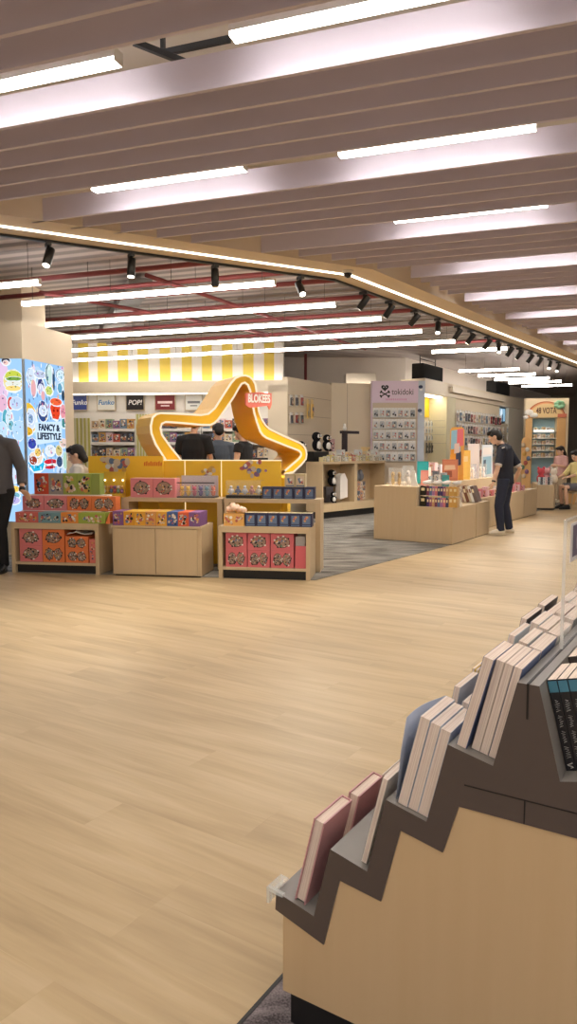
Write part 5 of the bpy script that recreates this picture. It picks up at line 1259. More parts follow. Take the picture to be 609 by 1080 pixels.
# clear clip on the lowest lip
t = thing('shelf_clip', 'clear plastic corner clip on the lowest lip of the book stand', 'clip', BOOK.w(-.024, -.002, .345), BOOK.a)
M_clip = clear('clip_plastic', (235, 240, 238), .7, .06)
MB().prism([(-.012, -.03), (-.004, -.03), (-.004, .001), (.034, -.003), (.034, .004), (-.012, .01)], -.012, -.001).build('clip_body', M_clip, t)
MB().prism([(-.012, -.025), (-.003, -.025), (-.003, .0015), (.012, .0005), (.012, .008), (-.012, .01)], -.001, .05).build('clip_arm', M_clip, t)
def pages_mat():
    m = bpy.data.materials.new('page_edges'); m.use_nodes = True; nt = m.node_tree; b = nt.nodes['Principled BSDF']
    tc = nt.nodes.new('ShaderNodeTexCoord'); mp = nt.nodes.new('ShaderNodeMapping'); mp.inputs['Scale'].default_value = (900, 3, 3)
    n = nt.nodes.new('ShaderNodeTexNoise'); n.inputs['Scale'].default_value = 1; r = nt.nodes.new('ShaderNodeValToRGB')
    r.color_ramp.elements[0].position = .35; r.color_ramp.elements[0].color = lin((214, 192, 178)); r.color_ramp.elements[1].position = .65; r.color_ramp.elements[1].color = lin((236, 220, 206))
    nt.links.new(tc.outputs['Object'], mp.inputs['Vector']); nt.links.new(mp.outputs['Vector'], n.inputs['Vector']); nt.links.new(n.outputs['Fac'], r.inputs['Fac']); nt.links.new(r.outputs['Color'], b.inputs['Base Color'])
    b.inputs['Roughness'].default_value = .85
    return m
PG = pages_mat()
def stand_book(tread, off, s, th, w, h, cover, label, group, side=1, hard=False, dl=0, name='book', extra=None):
    """a book leaning on a riser. side 1: pages towards the stand's end, spine away; side -1: the mirrored slope, spine towards the end"""
    cx, cz = CORN[tread]; le = R(LEAN + dl)
    ex = Vector((math.cos(R(LEAN)), -math.sin(R(LEAN)))); ez = Vector((math.sin(R(LEAN)), math.cos(R(LEAN))))
    p = Vector((cx, cz)) - ex * (off + th + .0006) + ez * .0012
    c = .0032 if hard else .0007; ov = .004 if hard else 0
    key = ('sb', round(th, 4), round(w, 3), round(h, 3), cover, side, hard)
    if side == 1: loc, rot = BOOK.w(p.x, s, p.y), (0, le, BOOK.a)
    else: loc, rot = BOOK.w(2 * MID - p.x, s, p.y), (0, -le, BOOK.a)
    if key in BOXES and not extra: return dup(BOXES[key], loc, rot, label, group)
    sg = side; X = lambda a, b_: (min(sg * a, sg * b_), max(sg * a, sg * b_))
    b = MB(); b.box(*X(0, c), 0, w, 0, h).box(*X(th - c, th), 0, w, 0, h)
    ys = (w - c, w) if side == 1 else (0, c)
    b.box(*X(c, th - c), *ys, 0, h)
    o = b.build(name, paint(cover, .4), loc=loc, rot=rot)
    yp = (ov, w - c - .0002) if side == 1 else (c + .0002, w - ov)
    box_obj('page_block', (*X(c + .0002, th - c - .0002), *yp, ov, h - ov), PG, o)
    if extra: extra(o, th, w, h)
    tag(o, label, 'book', group); BOXES[key] = o
    return o
WHITE_C, ROSE, BLUE_C = (232, 226, 218), (196, 144, 146), (74, 92, 136)
# lowest tread: two rose hardcovers
stand_book(0, .032, .012, .029, .137, .222, ROSE, 'rose pink hardcover on the lowest tread, at the clip end', 'rose hardcovers', hard=True)
stand_book(0, .02, .175, .029, .137, .222, ROSE, 'rose pink hardcover on the lowest tread, behind the one at the clip end', 'rose hardcovers', hard=True, dl=-1.5)
stand_book(0, .012, .34, .026, .14, .21, (206, 196, 186), 'pale hardcover third along the lowest tread behind the rose pair', 'books on the lowest tread', hard=True)
# second tread
stand_book(1, .012, .02, .0125, .14, .212, (226, 216, 206), 'thin cream paperback at the end of the second tread', 'books on the second tread')
stand_book(1, .003, .175, .02, .13, .22, (236, 234, 230), 'white paperback behind the thin cream one on the second tread', 'books on the second tread')
stand_book(1, .026, .19, .02, .13, .2, (150, 92, 84), 'brick red paperback beside the white one on the second tread', 'books on the second tread')
for i in range(3): stand_book(1, .004 + .022 * i, .36, .02, .13, .2, [(206, 200, 190), (180, 150, 120), (226, 222, 214)][i], f'paperback, {ordn(i)} of the far trio on the second tread', 'far books on the second tread')
# third tread: three thick paperbacks, one cover curling open
def curl(o, th, w, h):
    b = MB(); n = 9; P = []
    for i in range(n):
        a = i / (n - 1)
        P.append((-.001 - .03 * math.sin(a * 1.35) ** 1.3, w - a * (w - .006) * .98, h * (.998 - .1 * a ** 3)))
    for i, (x, y, z) in enumerate(P):
        b.v += [(x * .25, y, .0), (x * .8, y, z * .6), (x, y, z)]
    b.f = [[3 * i + k, 3 * i + k + 1, 3 * i + k + 4, 3 * i + k + 3] for i in range(n - 1) for k in (0, 1)]; b.m = [0] * len(b.f); b.s = [True] * len(b.f)
    c = b.build('open_cover', paint((176, 182, 198), .35), o); sm = c.modifiers.new('s', 'SOLIDIFY'); sm.thickness = .001
stand_book(2, .003, .014, .0225, .142, .2, (200, 204, 216), 'thick paperback against the third riser, innermost of the three', 'thick paperbacks on the third tread')
stand_book(2, .0265, .014, .0225, .142, .203, (200, 204, 216), 'thick paperback in the middle of the three on the third tread', 'thick paperbacks on the third tread')
stand_book(2, .05, .012, .0225, .15, .207, (182, 188, 204), 'thick paperback with a curling grey-blue cover on the third tread', 'thick paperbacks on the third tread', extra=curl)
stand_book(2, .006, .175, .03, .128, .205, (240, 236, 232), 'white paperback behind the three thick ones on the third tread', 'books on the third tread')
stand_book(2, .04, .2, .014, .13, .222, (166, 170, 184), 'grey-lilac paperback leaning out behind the three thick ones', 'books on the third tread', dl=-4)
for i in range(2): stand_book(2, .05 + .009 * i, .35, .007, .12, .222, (232, 196, 60), f'thin yellow booklet, {ordn(i)} of the pair on the third tread', 'yellow booklets', dl=-3)
stand_book(2, .008, .35, .03, .13, .2, (120, 92, 84), 'brown paperback beside the yellow booklets on the third tread', 'books on the third tread')
for j in range(3):
    for i in range(3): stand_book(2, .004 + .024 * i, .52 + j * .19, .022, .135, .2, [(150, 110, 90), (70, 60, 66), (206, 196, 180)][(i + j) % 3], f'paperback, {ordn(i)} of the {ordn(j)} far trio on the third tread', 'far books on the third tread')
# top tread
for i in range(3): stand_book(3, .002 + .018 * i, .03, .0172, .148 if i else .15, .198, (206, 186, 172) if i else BLUE_C, f'{"sand" if i else "blue"}-backed paperback by the ridge, {ordn(i)} of three from the riser', 'blue-backed paperbacks')
stand_book(3, .062, .016, .021, .142, .199, (80, 96, 140), 'blue-backed paperback standing apart from the three by the ridge', 'blue-backed paperbacks', dl=1.6)
stand_book(3, .002, .19, .03, .14, .197, BLUE_C, 'thick paperback behind the blue-backed three on the top tread', 'books on the top tread')
stand_book(3, .034, .185, .02, .135, .202, (214, 210, 206), 'pale paperback behind the blue-backed three on the top tread', 'books on the top tread')
stand_book(3, .057, .19, .014, .13, .206, (196, 200, 206), 'slim pale paperback leaning at the outer edge of the top tread', 'books on the top tread', dl=-2)
for j in range(9):
    s = .345 + j * .165
    for i in range(3):
        c = [(226, 220, 212), (44, 40, 44), (214, 196, 180), (150, 100, 76), (206, 206, 212), (70, 54, 60)][(i * 2 + j) % 6]
        th = [.026, .022, .02][i]
        off = .002 + [0, .027, .05][i]
        stand_book(3, off, s + .004 * i, th, .148 if (i + j) % 2 else .14, [.196, .2, .203][(i + j) % 3], c, f'{"dark" if sum(c) < 260 else "brown" if sum(c) < 400 else "pale"} paperback, {ordn(i)} from the riser in the {ordn(j)} far cluster of the top tread', 'far books on the top tread')
stand_book(3, .074, .37, .014, .15, .2, (34, 28, 30), 'black-covered paperback at the outer edge of the top tread', 'dark books on the top tread', dl=-3)
stand_book(3, .074, .55, .018, .15, .2, (44, 30, 34), 'dark plum paperback at the outer edge, farther along the top tread', 'dark books on the top tread', dl=-3)
stand_book(3, .076, 1.1, .03, .13, .19, (176, 112, 60), 'tan-covered thick book at the outer edge of the top tread', 'dark books on the top tread')
# the other slope: dark spines with white script
def spine2(o, th, w, h):
    x0, x1 = -th, 0; b = MB(); b.poly([(x0 + .0005, h * .86), (x1 - .0005, h * .86), (x1 - .0005, h * .985), (x0 + .0005, h * .985)], -.0004, 0)
    b.build('teal_band', paint((70, 126, 150)), o)
    pts = []; g = random.Random(5)
    # an unreadable white script running down the spine
    for k in range(4):
        pts = [((x0 + x1) / 2 + th * (.26 if i % 2 else -.2) * g.uniform(.5, 1.1), -.0007, h * (.14 + .17 * k + .0125 * i)) for i in range(11)]
        MB().tube(pts, .00055, 4).build('spine_lettering', paint((226, 222, 216)), o)
    pts = [((x0 + x1) / 2 + th * .3 * math.sin(i * 1.25), -.0007, h * (.03 + .009 * i)) for i in range(8)]
    MB().tube(pts, .0008, 4).build('spine_flourish', paint((226, 222, 216)), o)
first = None
for j in range(8):
    s = .052 + j * .19
    for i in range(5):
        lab = f'black and teal paperback, {ordn(i)} from the ridge in the {ordn(j)} row of the far slope'
        if j == 0 or j > 2:
            if first is None: first = stand_book(3, .001, s, .0185, .128, .178, (26, 26, 32), lab, 'black and teal paperbacks', side=-1, extra=spine2)
            else: stand_book(3, .001 + .0195 * i, s, .0185, .128, .178, (26, 26, 32), lab, 'black and teal paperbacks', side=-1)
        else:
            stand_book(3, .001 + .0195 * i, s, .0185, .128, .178 if j == 1 else .17, [(62, 54, 52), (30, 30, 36)][j - 1], f'{["brown-black", "charcoal"][j - 1]} paperback, {ordn(i)} from the ridge in the {ORD[j]} row of the far slope', 'dark paperbacks on the far slope', side=-1)
# acrylic header slotted into the ridge
t = thing('acrylic_header', 'clear acrylic header with purple print slotted upright into the book stand ridge', 'sign holder', BOOK.w(MID, .285, .9555), BOOK.a + R(90))
LH = 1.0
MB().box(0, LH, -.0025, .0025, 0, .285).build('acrylic_sheet', M_clear2, t)
MB().box(-.003, 0, -.0035, .0035, 0, .285).box(-.003, LH, -.0035, .0035, .285, .29).build('polished_edge', clear('acrylic_edge', (240, 238, 232), .6, .15), t)
M_pur = mat('purple_print', (92, 80, 112), .4, noise=.15, nscale=12)
pc = box_obj('print_card', (.04, LH - .02, -.0045, -.003, .19, .278), mat('print_white', (222, 218, 220), .5), t)
MB().box(.06, LH - .03, -.0052, -.0046, .2, .272).build('purple_print', M_pur, pc)
b = MB()
for i in range(10):
    x = .1 + i * .085; b.poly([(x, .215), (x + .035, .215), (x + .04, .25), (x + .015, .262), (x - .004, .24)], -.0056, i % 2)
b.build('picture_print', [paint((206, 200, 220)), paint((150, 140, 176))], pc)
# ================================================================ people
SKIN = mat('skin', (206, 158, 130), .55, noise=.03); SKIN2 = mat('skin_light', (222, 180, 152), .55, noise=.03)
HAIR = mat('black_hair', (26, 22, 21), .6, noise=.2, nscale=90); 
def V3(p): return Vector(p)
def hand(b, wrist, d, palm_n, side, curl=.5, s=1.0):
    """palm, four unequal bent fingers and a thumb; d = direction of the hand, palm_n = the way the palm faces, side = +1/-1 thumb side along d x palm_n"""
    d = V3(d).normalized(); n = V3(palm_n); n = (n - d * n.dot(d)).normalized(); sd = d.cross(n) * side
    w = V3(wrist); L = .088 * s
    b.tube([w - d * .02, w + d * .01, w + d * L * .55, w + d * L], [(.026 * s, .02 * s), (.03 * s, .019 * s), (.042 * s, .017 * s), (.04 * s, .014 * s)], 12, ell=(sd, 1))
    for i, (o, ln) in enumerate([(.03, .074), (.0105, .083), (-.0105, .077), (-.03, .06)]):
        k = w + d * L * .93 + sd * o * s
        a = curl * .55; q1 = k + (d * math.cos(a) + n * math.sin(a)) * ln * .45 * s
        a2 = curl * 1.2; q2 = q1 + (d * math.cos(a2) + n * math.sin(a2)) * ln * .32 * s
        a3 = curl * 1.7; q3 = q2 + (d * math.cos(a3) + n * math.sin(a3)) * ln * .26 * s
        b.tube([k - d * .02 * s, k, q1, q2, q3], [.0085 * s, .0088 * s, .0083 * s, .0076 * s, .006 * s], 8)
    k = w + d * .022 * s + sd * .028 * s
    q1 = k + (d * .62 + sd * .62 + n * .3).normalized() * .042 * s; q2 = q1 + (d * .9 + sd * .15 + n * .4).normalized() * .032 * s
    b.tube([k - sd * .012 * s, k, q1, q2], [.013 * s, .0125 * s, .0105 * s, .0075 * s], 8)
def remesh(o, v, sm=4):
    r = o.modifiers.new('r', 'REMESH'); r.mode = 'VOXEL'; r.voxel_size = v; r.use_smooth_shade = True
    if sm: q = o.modifiers.new('s', 'SMOOTH'); q.iterations = sm; q.factor = .5
    return o
def basis(f):
    f = V3((f[0], f[1], 0)).normalized(); return f, V3((-f.y, f.x, 0))       # forward, the person's left
def person(name, label, J, face, look, skin, hair, base, head_r=1.0, hair_len=0.0, bodyonly_head=True):
    """J: joints in world metres. returns the body object; origin at base"""
    B = V3(base); g = lambda k: V3(J[k]) - B
    f, lf = basis(face)
    b = MB(); hc = g('head'); lk = V3(look).normalized(); ls = V3((-lk.y, lk.x, 0)).normalized(); up = lk.cross(ls); hr = head_r
    if up.z < 0: up = -up
    def H(x, y, z): return hc + lk * x * hr + ls * y * hr + up * z * hr
    M = Matrix((lk, ls, up)).transposed().to_4x4()
    b.ball(H(-.008, 0, .03), (.098 * hr, .076 * hr, .095 * hr), 18, 12, rot=M)                 # skull
    b.tube([H(.03, 0, .0), H(.036, 0, -.06), H(.045, 0, -.105)], [(.064 * hr, .058 * hr), (.056 * hr, .052 * hr), (.03 * hr, .034 * hr)], 14, ell=(ls, 1))   # face and jaw
    b.tube([H(.088, 0, .02), H(.108, 0, -.022), H(.092, 0, -.034)], [.01 * hr, .016 * hr, .012 * hr], 8)    # nose
    b.tube([H(.086, -.034, .034), H(.095, 0, .036), H(.086, .034, .034)], .011 * hr, 8)          # brow
    b.tube([H(.084, -.022, -.062), H(.093, 0, -.06), H(.084, .022, -.062)], .008 * hr, 8)        # lips
    for q in (-1, 1): b.ball(H(-.005, .078 * q, -.008), (.022 * hr, .012 * hr, .033 * hr), 10, 7, rot=M)    # ears
    b.tube([g('neck') - V3((0, 0, .06)), g('neck'), hc + (V3((0, 0, -.06))) * hr - lk * .01], [.06, .053, .05], 12)
    sl, sr, hl, hr_ = g('sl'), g('sr'), g('hl'), g('hr'); nk = g('neck'); pel = (hl + hr_) / 2; ch = (sl + sr) / 2
    b.tube([pel - V3((0, 0, .08)), pel, pel.lerp(ch, .35), pel.lerp(ch, .75), ch + V3((0, 0, .0)), nk - V3((0, 0, .03))],
           [(.13, .10), (.16, .12), (.138, .1), (.165, .115), (.15, .095), (.06, .06)], 16, ell=(lf, 1))
    for s_, e_, w_ in (('sl', 'el', 'wl'), ('sr', 'er', 'wr')):
        if e_ not in J: continue
        b.tube([ch.lerp(g(s_), .6), g(s_), g(s_).lerp(g(e_), .5), g(e_), g(e_).lerp(g(w_), .35), g(w_)], [.05, .053, .045, .037, .038, .026], 12)
    for s_, e_, w_ in (('hl', 'kl', 'al'), ('hr', 'kr', 'ar')):
        if e_ not in J: continue
        b.tube([g(s_) + V3((0, 0, .03)), g(s_), g(s_).lerp(g(e_), .5), g(e_), g(e_).lerp(g(w_), .35), g(w_), g(w_) - V3((0, 0, .03))], [.08, .085, .07, .052, .052, .035, .036], 12)
    for k in ('l', 'r'):
        if 'h' + k + 'd' in J:
            d, n, sd, cu = J['h' + k + 'd']; hand(b, g('w' + k), d, n, sd, cu)
    o = remesh(b.build(name, skin, loc=base), .0075, 2)
    for q in (-1, 1):
        e = MB().ball(H(.079, .03 * q, .012), (.012 * hr, .014 * hr, .011 * hr), 10, 7, rot=M).build('eye', mat('eye_white', (236, 230, 224), .2), o)
        MB().ball(H(.0885, .03 * q, .012), (.004 * hr, .0065 * hr, .0065 * hr), 8, 6, rot=M).build('iris', mat('dark_iris', (34, 22, 18), .2), e)
    hb = MB()
    hb.ball(H(-.02, 0, .048), (.103 * hr, .084 * hr, .092 * hr), 18, 12, rot=M)
    hb.ball(H(-.055, 0, .0), (.07 * hr, .077 * hr, .085 * hr), 14, 9, rot=M)
    for i in range(7):
        y = -.06 + .02 * i; hb.tube([H(.02, y, .125 - abs(y) * .3), H(.075, y * 1.05, .105), H(.092, y * 1.1, .066 + .008 * (i % 3))], [.022 * hr, .018 * hr, .008 * hr], 8)
    for q in (-1, 1): hb.tube([H(.03, .07 * q, .07), H(.035, .078 * q, .02)], [.02 * hr, .01 * hr], 8)
    if hair_len: hb.tube([H(-.06, 0, .02), H(-.085, 0, -.1), H(-.09, 0, -.1 - hair_len)], [(.08 * hr, .05), (.075, .045), (.05, .03)], 12, ell=(ls, 1))
    remesh(hb.build('hair', hair, o), .008, 3)
    return o, g, f, lf
def shirt(o, g, f, lf, J, m, sleeve=.55, hem=-.02, name='shirt', thick=.014, collar=True):
    b = MB(); sl, sr = g('sl'), g('sr'); ch = (sl + sr) / 2; pel = (g('hl') + g('hr')) / 2; nk = g('neck'); T = thick
    bot = pel + V3((0, 0, hem))
    b.tube([bot, pel.lerp(ch, .3), pel.lerp(ch, .72), ch + V3((0, 0, .008)), nk - V3((0, 0, .035)), nk - V3((0, 0, .0))],
           [(.168 + T, .125 + T), (.15 + T, .112 + T), (.172 + T, .122 + T), (.158 + T, .1 + T), (.085 + T, .07 + T), (.056 + T, .056 + T)], 18, ell=(lf, 1))
    for s_, e_, w_ in (('sl', 'el', 'wl'), ('sr', 'er', 'wr')):
        if e_ not in J: continue
        A, E, W = g(s_), g(e_), g(w_)
        if sleeve <= 1: end = A.lerp(E, sleeve); pts = [ch.lerp(A, .55), A, A.lerp(E, sleeve * .6), end]; rs = [.062 + T, .06 + T, .055 + T, .056 + T]
        else: k = sleeve - 1; pts = [ch.lerp(A, .55), A, A.lerp(E, .5), E, E.lerp(W, k * .5), E.lerp(W, k)]; rs = [.06 + T, .059 + T, .05 + T, .044 + T, .04 + T, .032 + T]
        b.tube(pts, rs, 14)
    return remesh(b.build(name, m, o), .009, 4)
def trousers(o, g, f, lf, J, m, length=1.0, name='trousers', T=.014):
    b = MB(); pel = (g('hl') + g('hr')) / 2
    b.tube([pel - V3((0, 0, .1)), pel - V3((0, 0, .03)), pel + V3((0, 0, .07))], [(.13 + T, .1 + T), (.165 + T, .118 + T), (.15 + T, .108 + T)], 16, ell=(lf, 1))
    for s_, e_, w_ in (('hl', 'kl', 'al'), ('hr', 'kr', 'ar')):
        if e_ not in J: continue
        A, E, W = g(s_), g(e_), g(w_)
        if length >= 1: pts = [A + V3((0, 0, .03)), A, A.lerp(E, .5), E, E.lerp(W, .4), E.lerp(W, .8), W - V3((0, 0, .02))]; rs = [.085 + T, .09 + T, .076 + T, .062 + T, .06 + T, .05 + T, .05 + T]
        else: pts = [A + V3((0, 0, .03)), A, A.lerp(E, .5), A.lerp(E, length)]; rs = [.085 + T, .09 + T, .08 + T, .075 + T]
        b.tube(pts, rs, 14)
    return remesh(b.build(name, m, o), .009, 4)
def shoe(o, ankle, d, m, msole, s=1.0):
    d = V3((d[0], d[1], 0)).normalized(); sd = V3((-d.y, d.x, 0)); a = V3((ankle.x, ankle.y, 0)); 
    b = MB()
    b.tube([a - d * .07 * s + V3((0, 0, .05)), a - d * .04 * s + V3((0, 0, .06)), a + d * .06 * s + V3((0, 0, .055)), a + d * .15 * s + V3((0, 0, .04)), a + d * .2 * s + V3((0, 0, .032))], [(.03 * s, .03), (.04 * s, .05), (.042 * s, .045), (.046 * s, .03), (.03 * s, .018)], 12, ell=(sd, 1))
    b.tube([a + V3((0, 0, .05)), a + V3((0, 0, .115))], [.048 * s, .046 * s], 12)
    u = remesh(b.build('shoe', m, o), .008, 2)
    n = 18; pts = []
    for i in range(n):
        t_ = 2 * math.pi * i / n; c, q = math.cos(t_), math.sin(t_); p = a + d * (.063 + .15 * c) * s + sd * (.05 + .006 * c) * q * s; pts.append((p.x, p.y))
    MB().prismz(pts, .001, .032).build('sole', msole, u)
    return u
# ---- the shopper at the low blocks
def P_(px, py, d): return Vector(at(px, py, d))
base = (3.62, 12.05, 0)
J = dict(head=(3.385, 12.02, 1.602), neck=(3.50, 12.06, 1.49), sl=(3.47, 11.9, 1.40), sr=(3.66, 12.24, 1.405), el=(3.385, 11.82, 1.10), wl=(3.315, 11.8, .865), er=(3.86, 12.18, 1.08), wr=(3.83, 12.36, .86),
         hl=(3.53, 11.97, .89), hr=(3.65, 12.17, .89), kl=(3.455, 11.95, .47), al=(3.50, 11.96, .085), kr=(3.63, 12.2, .48), ar=(3.72, 12.22, .085),
         hld=((-.35, .1, -.9), (-.7, .5, .2), -1, .7), hrd=((-.3, .8, -.35), (-.8, -.3, -.1), 1, .6))
fdir = (-.86, .5)
o, g, f, lf = person('person', 'man in navy T-shirt and jeans browsing the low blocks, cream sneakers', J, fdir, (-.80, .33, -.42), SKIN2, HAIR, base)
tag(o, 'man in navy T-shirt, jeans and cream sneakers browsing the low blocks', 'person')
NAVY = mat('navy_cotton', (30, 32, 44), .85, noise=.08, nscale=20)
shirt(o, g, f, lf, J, NAVY, .8, -.06, 't_shirt')
ws = MB()
for s_, e_ in (('sl', 'el'), ('sr', 'er')): ws.tube([g(s_).lerp(g(e_), .72), g(s_).lerp(g(e_), .9)], [.062, .06], 14)
for k in range(1): pass
ws.build('undershirt_cuffs', mat('grey_white_cotton', (206, 200, 196), .85), o)
trousers(o, g, f, lf, J, mat('dark_denim', (38, 44, 62), .85, noise=.12, nscale=25))
CREAM_S = mat('cream_sneaker', (236, 226, 206), .6); SOLE = mat('tan_sole', (206, 190, 160), .7)
shoe(o, g('al'), (-.93, -.1), CREAM_S, SOLE); shoe(o, g('ar'), (-.8, .55), CREAM_S, SOLE)
w_ = g('wl'); e_ = g('el'); dd = (w_ - e_).normalized()
MB().tube([w_ - dd * .035, w_ - dd * .012], .034, 14).build('wrist_watch', M_black, o)
MB().tube([g('sl') + V3((-.02, -.062, .02)), g('sl') + V3((.02, -.068, .035))], .007, 6).build('sleeve_mark', M_white, o)
# ---- man in dark clothes beside the first table
base = (-3.310, 8.3, 0)
J = dict(head=(-3.350, 8.22, 1.70), neck=(-3.330, 8.3, 1.57), sl=(-3.135, 8.28, 1.46), sr=(-3.520, 8.3, 1.46), el=(-3.030, 8.3, 1.17), wl=(-2.990, 8.18, .945), er=(-3.610, 8.25, 1.17), wr=(-3.550, 8.1, .95),
         hl=(-3.220, 8.3, .93), hr=(-3.400, 8.3, .93), kl=(-3.285, 8.26, .5), al=(-3.28, 8.32, .085), kr=(-3.430, 8.26, .5), ar=(-3.450, 8.32, .085),
         hld=((.25, .35, -.75), (.0, -.2, -.6), 1, .6), hrd=((.1, -.1, -1), (1, 0, 0), 1, .5))
J['hld'] = ((.3, .45, -.5), (.1, -.3, -1), -1, .5)
o, g, f, lf = person('person', '', J, (0.1, -1), (.35, -.8, -.35), SKIN2, HAIR, base)
tag(o, 'man in charcoal jacket and black trousers touching the orange box table', 'person')
shirt(o, g, f, lf, J, mat('charcoal_jacket', (86, 84, 88), .8, noise=.08, nscale=30), 1.72, -.03, 'jacket', .02)
trousers(o, g, f, lf, J, mat('black_trouser', (20, 20, 22), .85, noise=.1, nscale=30))
for k in 'lr': shoe(o, g('a' + k), (.15, -1), M_black, M_black)
w_ = g('wl'); dd = (w_ - g('el')).normalized(); MB().tube([w_ - dd * .03, w_ + dd * .005], .036, 14).build('wrist_watch', M_black, o)
x, z = -3.29, 1.365
MB().ball(V3((x, 8.135, z)) - V3(base), (.028, .012, .011), 10, 6).build('chest_mark', M_white, o)
# ---- person behind the first table (dark bob, pale top)
bx, by = at(83, 486, 9.25)[:2]
def standing(bx, by, hgt, face, look, arms, skin, **k):
    s = hgt / 1.72; f, lf = basis(face); B = V3((bx, by, 0))
    def q(fw, l, z): return tuple(B + f * fw * s + lf * l * s + V3((0, 0, z * s)))
    J = dict(head=q(.03, 0, 1.605), neck=q(0, 0, 1.48), sl=q(0, .175, 1.395), sr=q(0, -.175, 1.395), hl=q(0, .085, .9), hr=q(0, -.085, .9), kl=q(.03, .09, .48), kr=q(.02, -.09, .48), al=q(0, .1, .085), ar=q(0, -.1, .085))
    if arms == 'down': J.update(el=q(-.02, .24, 1.1), wl=q(.06, .26, .85), er=q(-.02, -.24, 1.1), wr=q(.06, -.26, .85))
    else: J.update(el=q(.02, .23, 1.12), wl=q(.24, .12, 1.16), er=q(.02, -.23, 1.12), wr=q(.24, -.12, 1.14))
    J['hld'] = (tuple(V3(J['wl']) - V3(J['el'])), tuple(-lf), 1, .5); J['hrd'] = (tuple(V3(J['wr']) - V3(J['er'])), tuple(lf), -1, .5)
    o, g, f, lf = person('person', '', J, face, look, skin, HAIR, (bx, by, 0), **k)
    return o, g, f, lf, J
o, g, f, lf, J = standing(bx, by, 1.42, (-.75, -.1), (-.85, -.1, -.3), 'down', SKIN2, hair_len=.02)
tag(o, 'short dark-haired person in pale top behind the green toy boxes', 'person')
shirt(o, g, f, lf, J, mat('pale_cotton', (226, 222, 216), .85), .6); trousers(o, g, f, lf, J, mat('grey_cotton', (96, 94, 98), .85))
for k in 'lr': shoe(o, g('a' + k), (-1, -.1), CREAM_S, SOLE)
# ---- three shoppers seen through the star
D_ = 11.0
specs = [(205, 1.9, (.15, 1), (.1, .9, -.4), (24, 23, 25), .7, 'person in loose black T-shirt seen from behind through the star arch', 'loose_t_shirt', SKIN),
         (231, 1.8, (-.2, 1), (-.3, .9, -.35), (84, 92, 104), 1.7, 'person in faded denim shirt seen from behind through the star arch', 'denim_shirt', SKIN),
         (257, 1.77, (-.9, .35), (-.85, .2, -.4), (26, 25, 28), .3, 'person in black sleeveless top looking down, beside the denim-shirted one', 'sleeveless_top', SKIN2)]
for i, (px, hgt, fc, lk, c, slv, lab, nm, sk) in enumerate(specs):
    dd = D_ + [0, .62, .05][i]; X, Y, _ = at(px, 480, dd)
    o, g, f, lf, J = standing(X, Y, hgt, fc, lk, 'up', sk, hair_len=.0 if i < 2 else .06)
    tag(o, lab, 'person'); shirt(o, g, f, lf, J, mat(nm + '_cloth', c, .85, noise=.1, nscale=25), slv, -.08, nm, .03 if i == 0 else .014)
    trousers(o, g, f, lf, J, mat('dark_trouser_cloth', (40, 40, 46), .85))
    for k in 'lr': shoe(o, g('a' + k), fc, M_black, M_black)
    if i == 1:
        b = MB(); b.tube([g('sl') + V3((0, -.06, .07)), (g('sl') + g('hr')) / 2 - f * .16, g('hr') - f * .14 - lf * .06], .014, 8); b.build('bag_strap', M_black, o)
# ---- seated person at the far end of the aisle
X, Y = fl(603, 536.5)
X, Y = X + .12, Y
f, lf = basis((-1, -.25)); B = V3((X, Y, 0))
def q(fw, l, z): return tuple(B + f * fw + lf * l + V3((0, 0, z)))
J = dict(head=q(.06, 0, 1.24), neck=q(.02, 0, 1.11), sl=q(.02, .17, 1.03), sr=q(.02, -.17, 1.03), hl=q(0, .09, .52), hr=q(0, -.09, .52), kl=q(.4, .12, .52), kr=q(.36, -.14, .52), al=q(.34, .12, .085), ar=q(.3, -.14, .085),
         el=q(.16, .24, .82), wl=q(.4, .2, .76), er=q(.16, -.24, .82), wr=q(.38, -.18, .74))
J['hld'] = ((f.x, f.y, -.1), (0, 0, -1), 1, .5); J['hrd'] = ((f.x, f.y, -.1), (0, 0, -1), -1, .5)
o, g, f, lf = person('person', '', J, tuple(f), (f.x, f.y, -.3), SKIN2, HAIR, tuple(B), hair_len=.05)
tag(o, 'person in pale yellow top and grey shorts seated by the kiosk counter', 'person')
shirt(o, g, f, lf, J, mat('pale_yellow_cotton', (226, 212, 150), .85), 1.3, -.04, 'top'); trousers(o, g, f, lf, J, mat('grey_shorts_cloth', (110, 110, 118), .85), .8, 'shorts')
for k in 'lr': shoe(o, g('a' + k), tuple(f), M_black, M_black)
t = thing('stool', 'round maple stool under the seated person by the kiosk', 'stool', (B.x, B.y, 0)); 
MB().tube([(0, 0, .36), (0, 0, .40)], .17, 20, smooth=False).build('seat', M_mapleX, t)
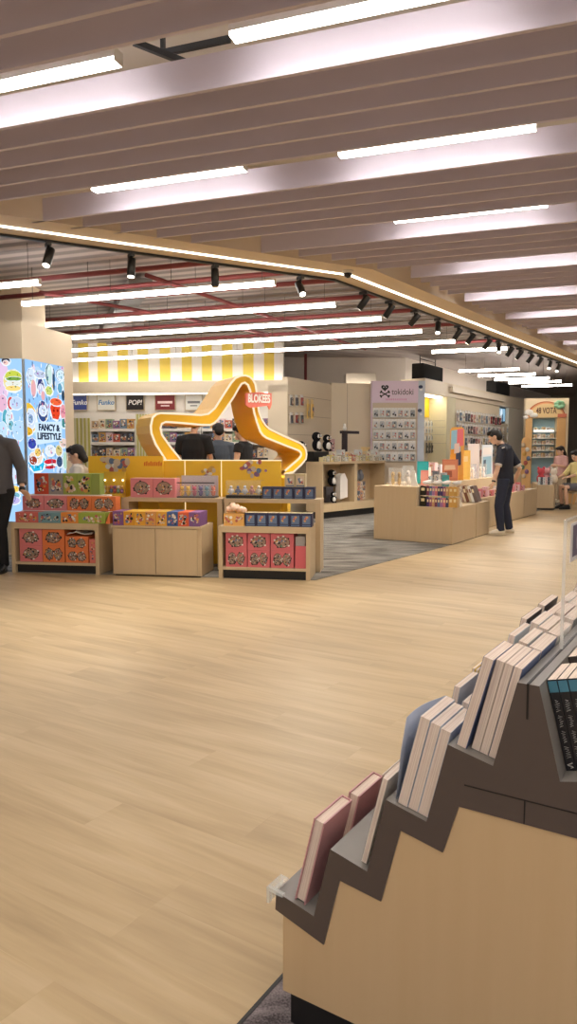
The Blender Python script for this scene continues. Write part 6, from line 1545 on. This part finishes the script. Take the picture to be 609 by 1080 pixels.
for i in range(4):
    a = i * math.pi / 2 + .4; MB().tube([(.17 * math.cos(a), .17 * math.sin(a), 0), (.12 * math.cos(a), .12 * math.sin(a), .36)], .015, 8).build('leg', M_maple, t)
# ---- standing person in a pink top behind the kiosk counter
X, Y, _ = at(592, 500, 19.2)
o, g, f, lf, J = standing(X, Y, 1.45, (-.9, -.35), (-.9, -.3, -.35), 'up', SKIN2, hair_len=.1)
tag(o, 'person in pink top leaning over the far end of the kiosk counter', 'person')
shirt(o, g, f, lf, J, mat('pink_cotton', (226, 180, 176), .85), .9, -.05, 'top'); trousers(o, g, f, lf, J, mat('beige_trouser', (196, 176, 150), .85))
for k in 'lr': shoe(o, g('a' + k), tuple(f), CREAM_S, SOLE)
# leaning boards by the seated person
for i, (px, tilt) in enumerate([(603, 14), (610, 12)]):
    X, Y, _ = at(px, 500, 18.6 + .35 * i)
    o = MB().box(-.11, .11, 0, .03, 0, 1.45).build('display_board', [M_kwood, M_kcream][i], loc=(X, Y, .02), rot=(0, R(tilt), 0))
    tag(o, ['orange-brown wooden board tilted behind the seated person', 'cream wooden board tilted behind the seated person'][i], 'board')
# ================================================================ camera, world, view
cam = bpy.data.cameras.new('camera'); co = bpy.data.objects.new('camera', cam); COL.objects.link(co)
co.location = (0, 0, CAMH); co.rotation_euler = (math.pi / 2 - PITCH, 0, 0)
cam.sensor_fit = 'VERTICAL'; cam.sensor_height = 24; cam.lens = F / 1080 * 24; cam.clip_start = .02; cam.clip_end = 200
SC.camera = co
w = bpy.data.worlds.new('world'); SC.world = w; w.use_nodes = True
bg = w.node_tree.nodes['Background']; bg.inputs['Color'].default_value = (1.0, .97, .97, 1); bg.inputs['Strength'].default_value = .32
SC.view_settings.view_transform = 'Standard'; SC.view_settings.look = 'None'; SC.view_settings.gamma = 1; SC.view_settings.use_curve_mapping = False
SC.view_settings.exposure = 0.2
SC.cycles.use_denoising = True
SC.cycles.max_bounces = 6; SC.cycles.transparent_max_bounces = 12; SC.cycles.sample_clamp_indirect = 6
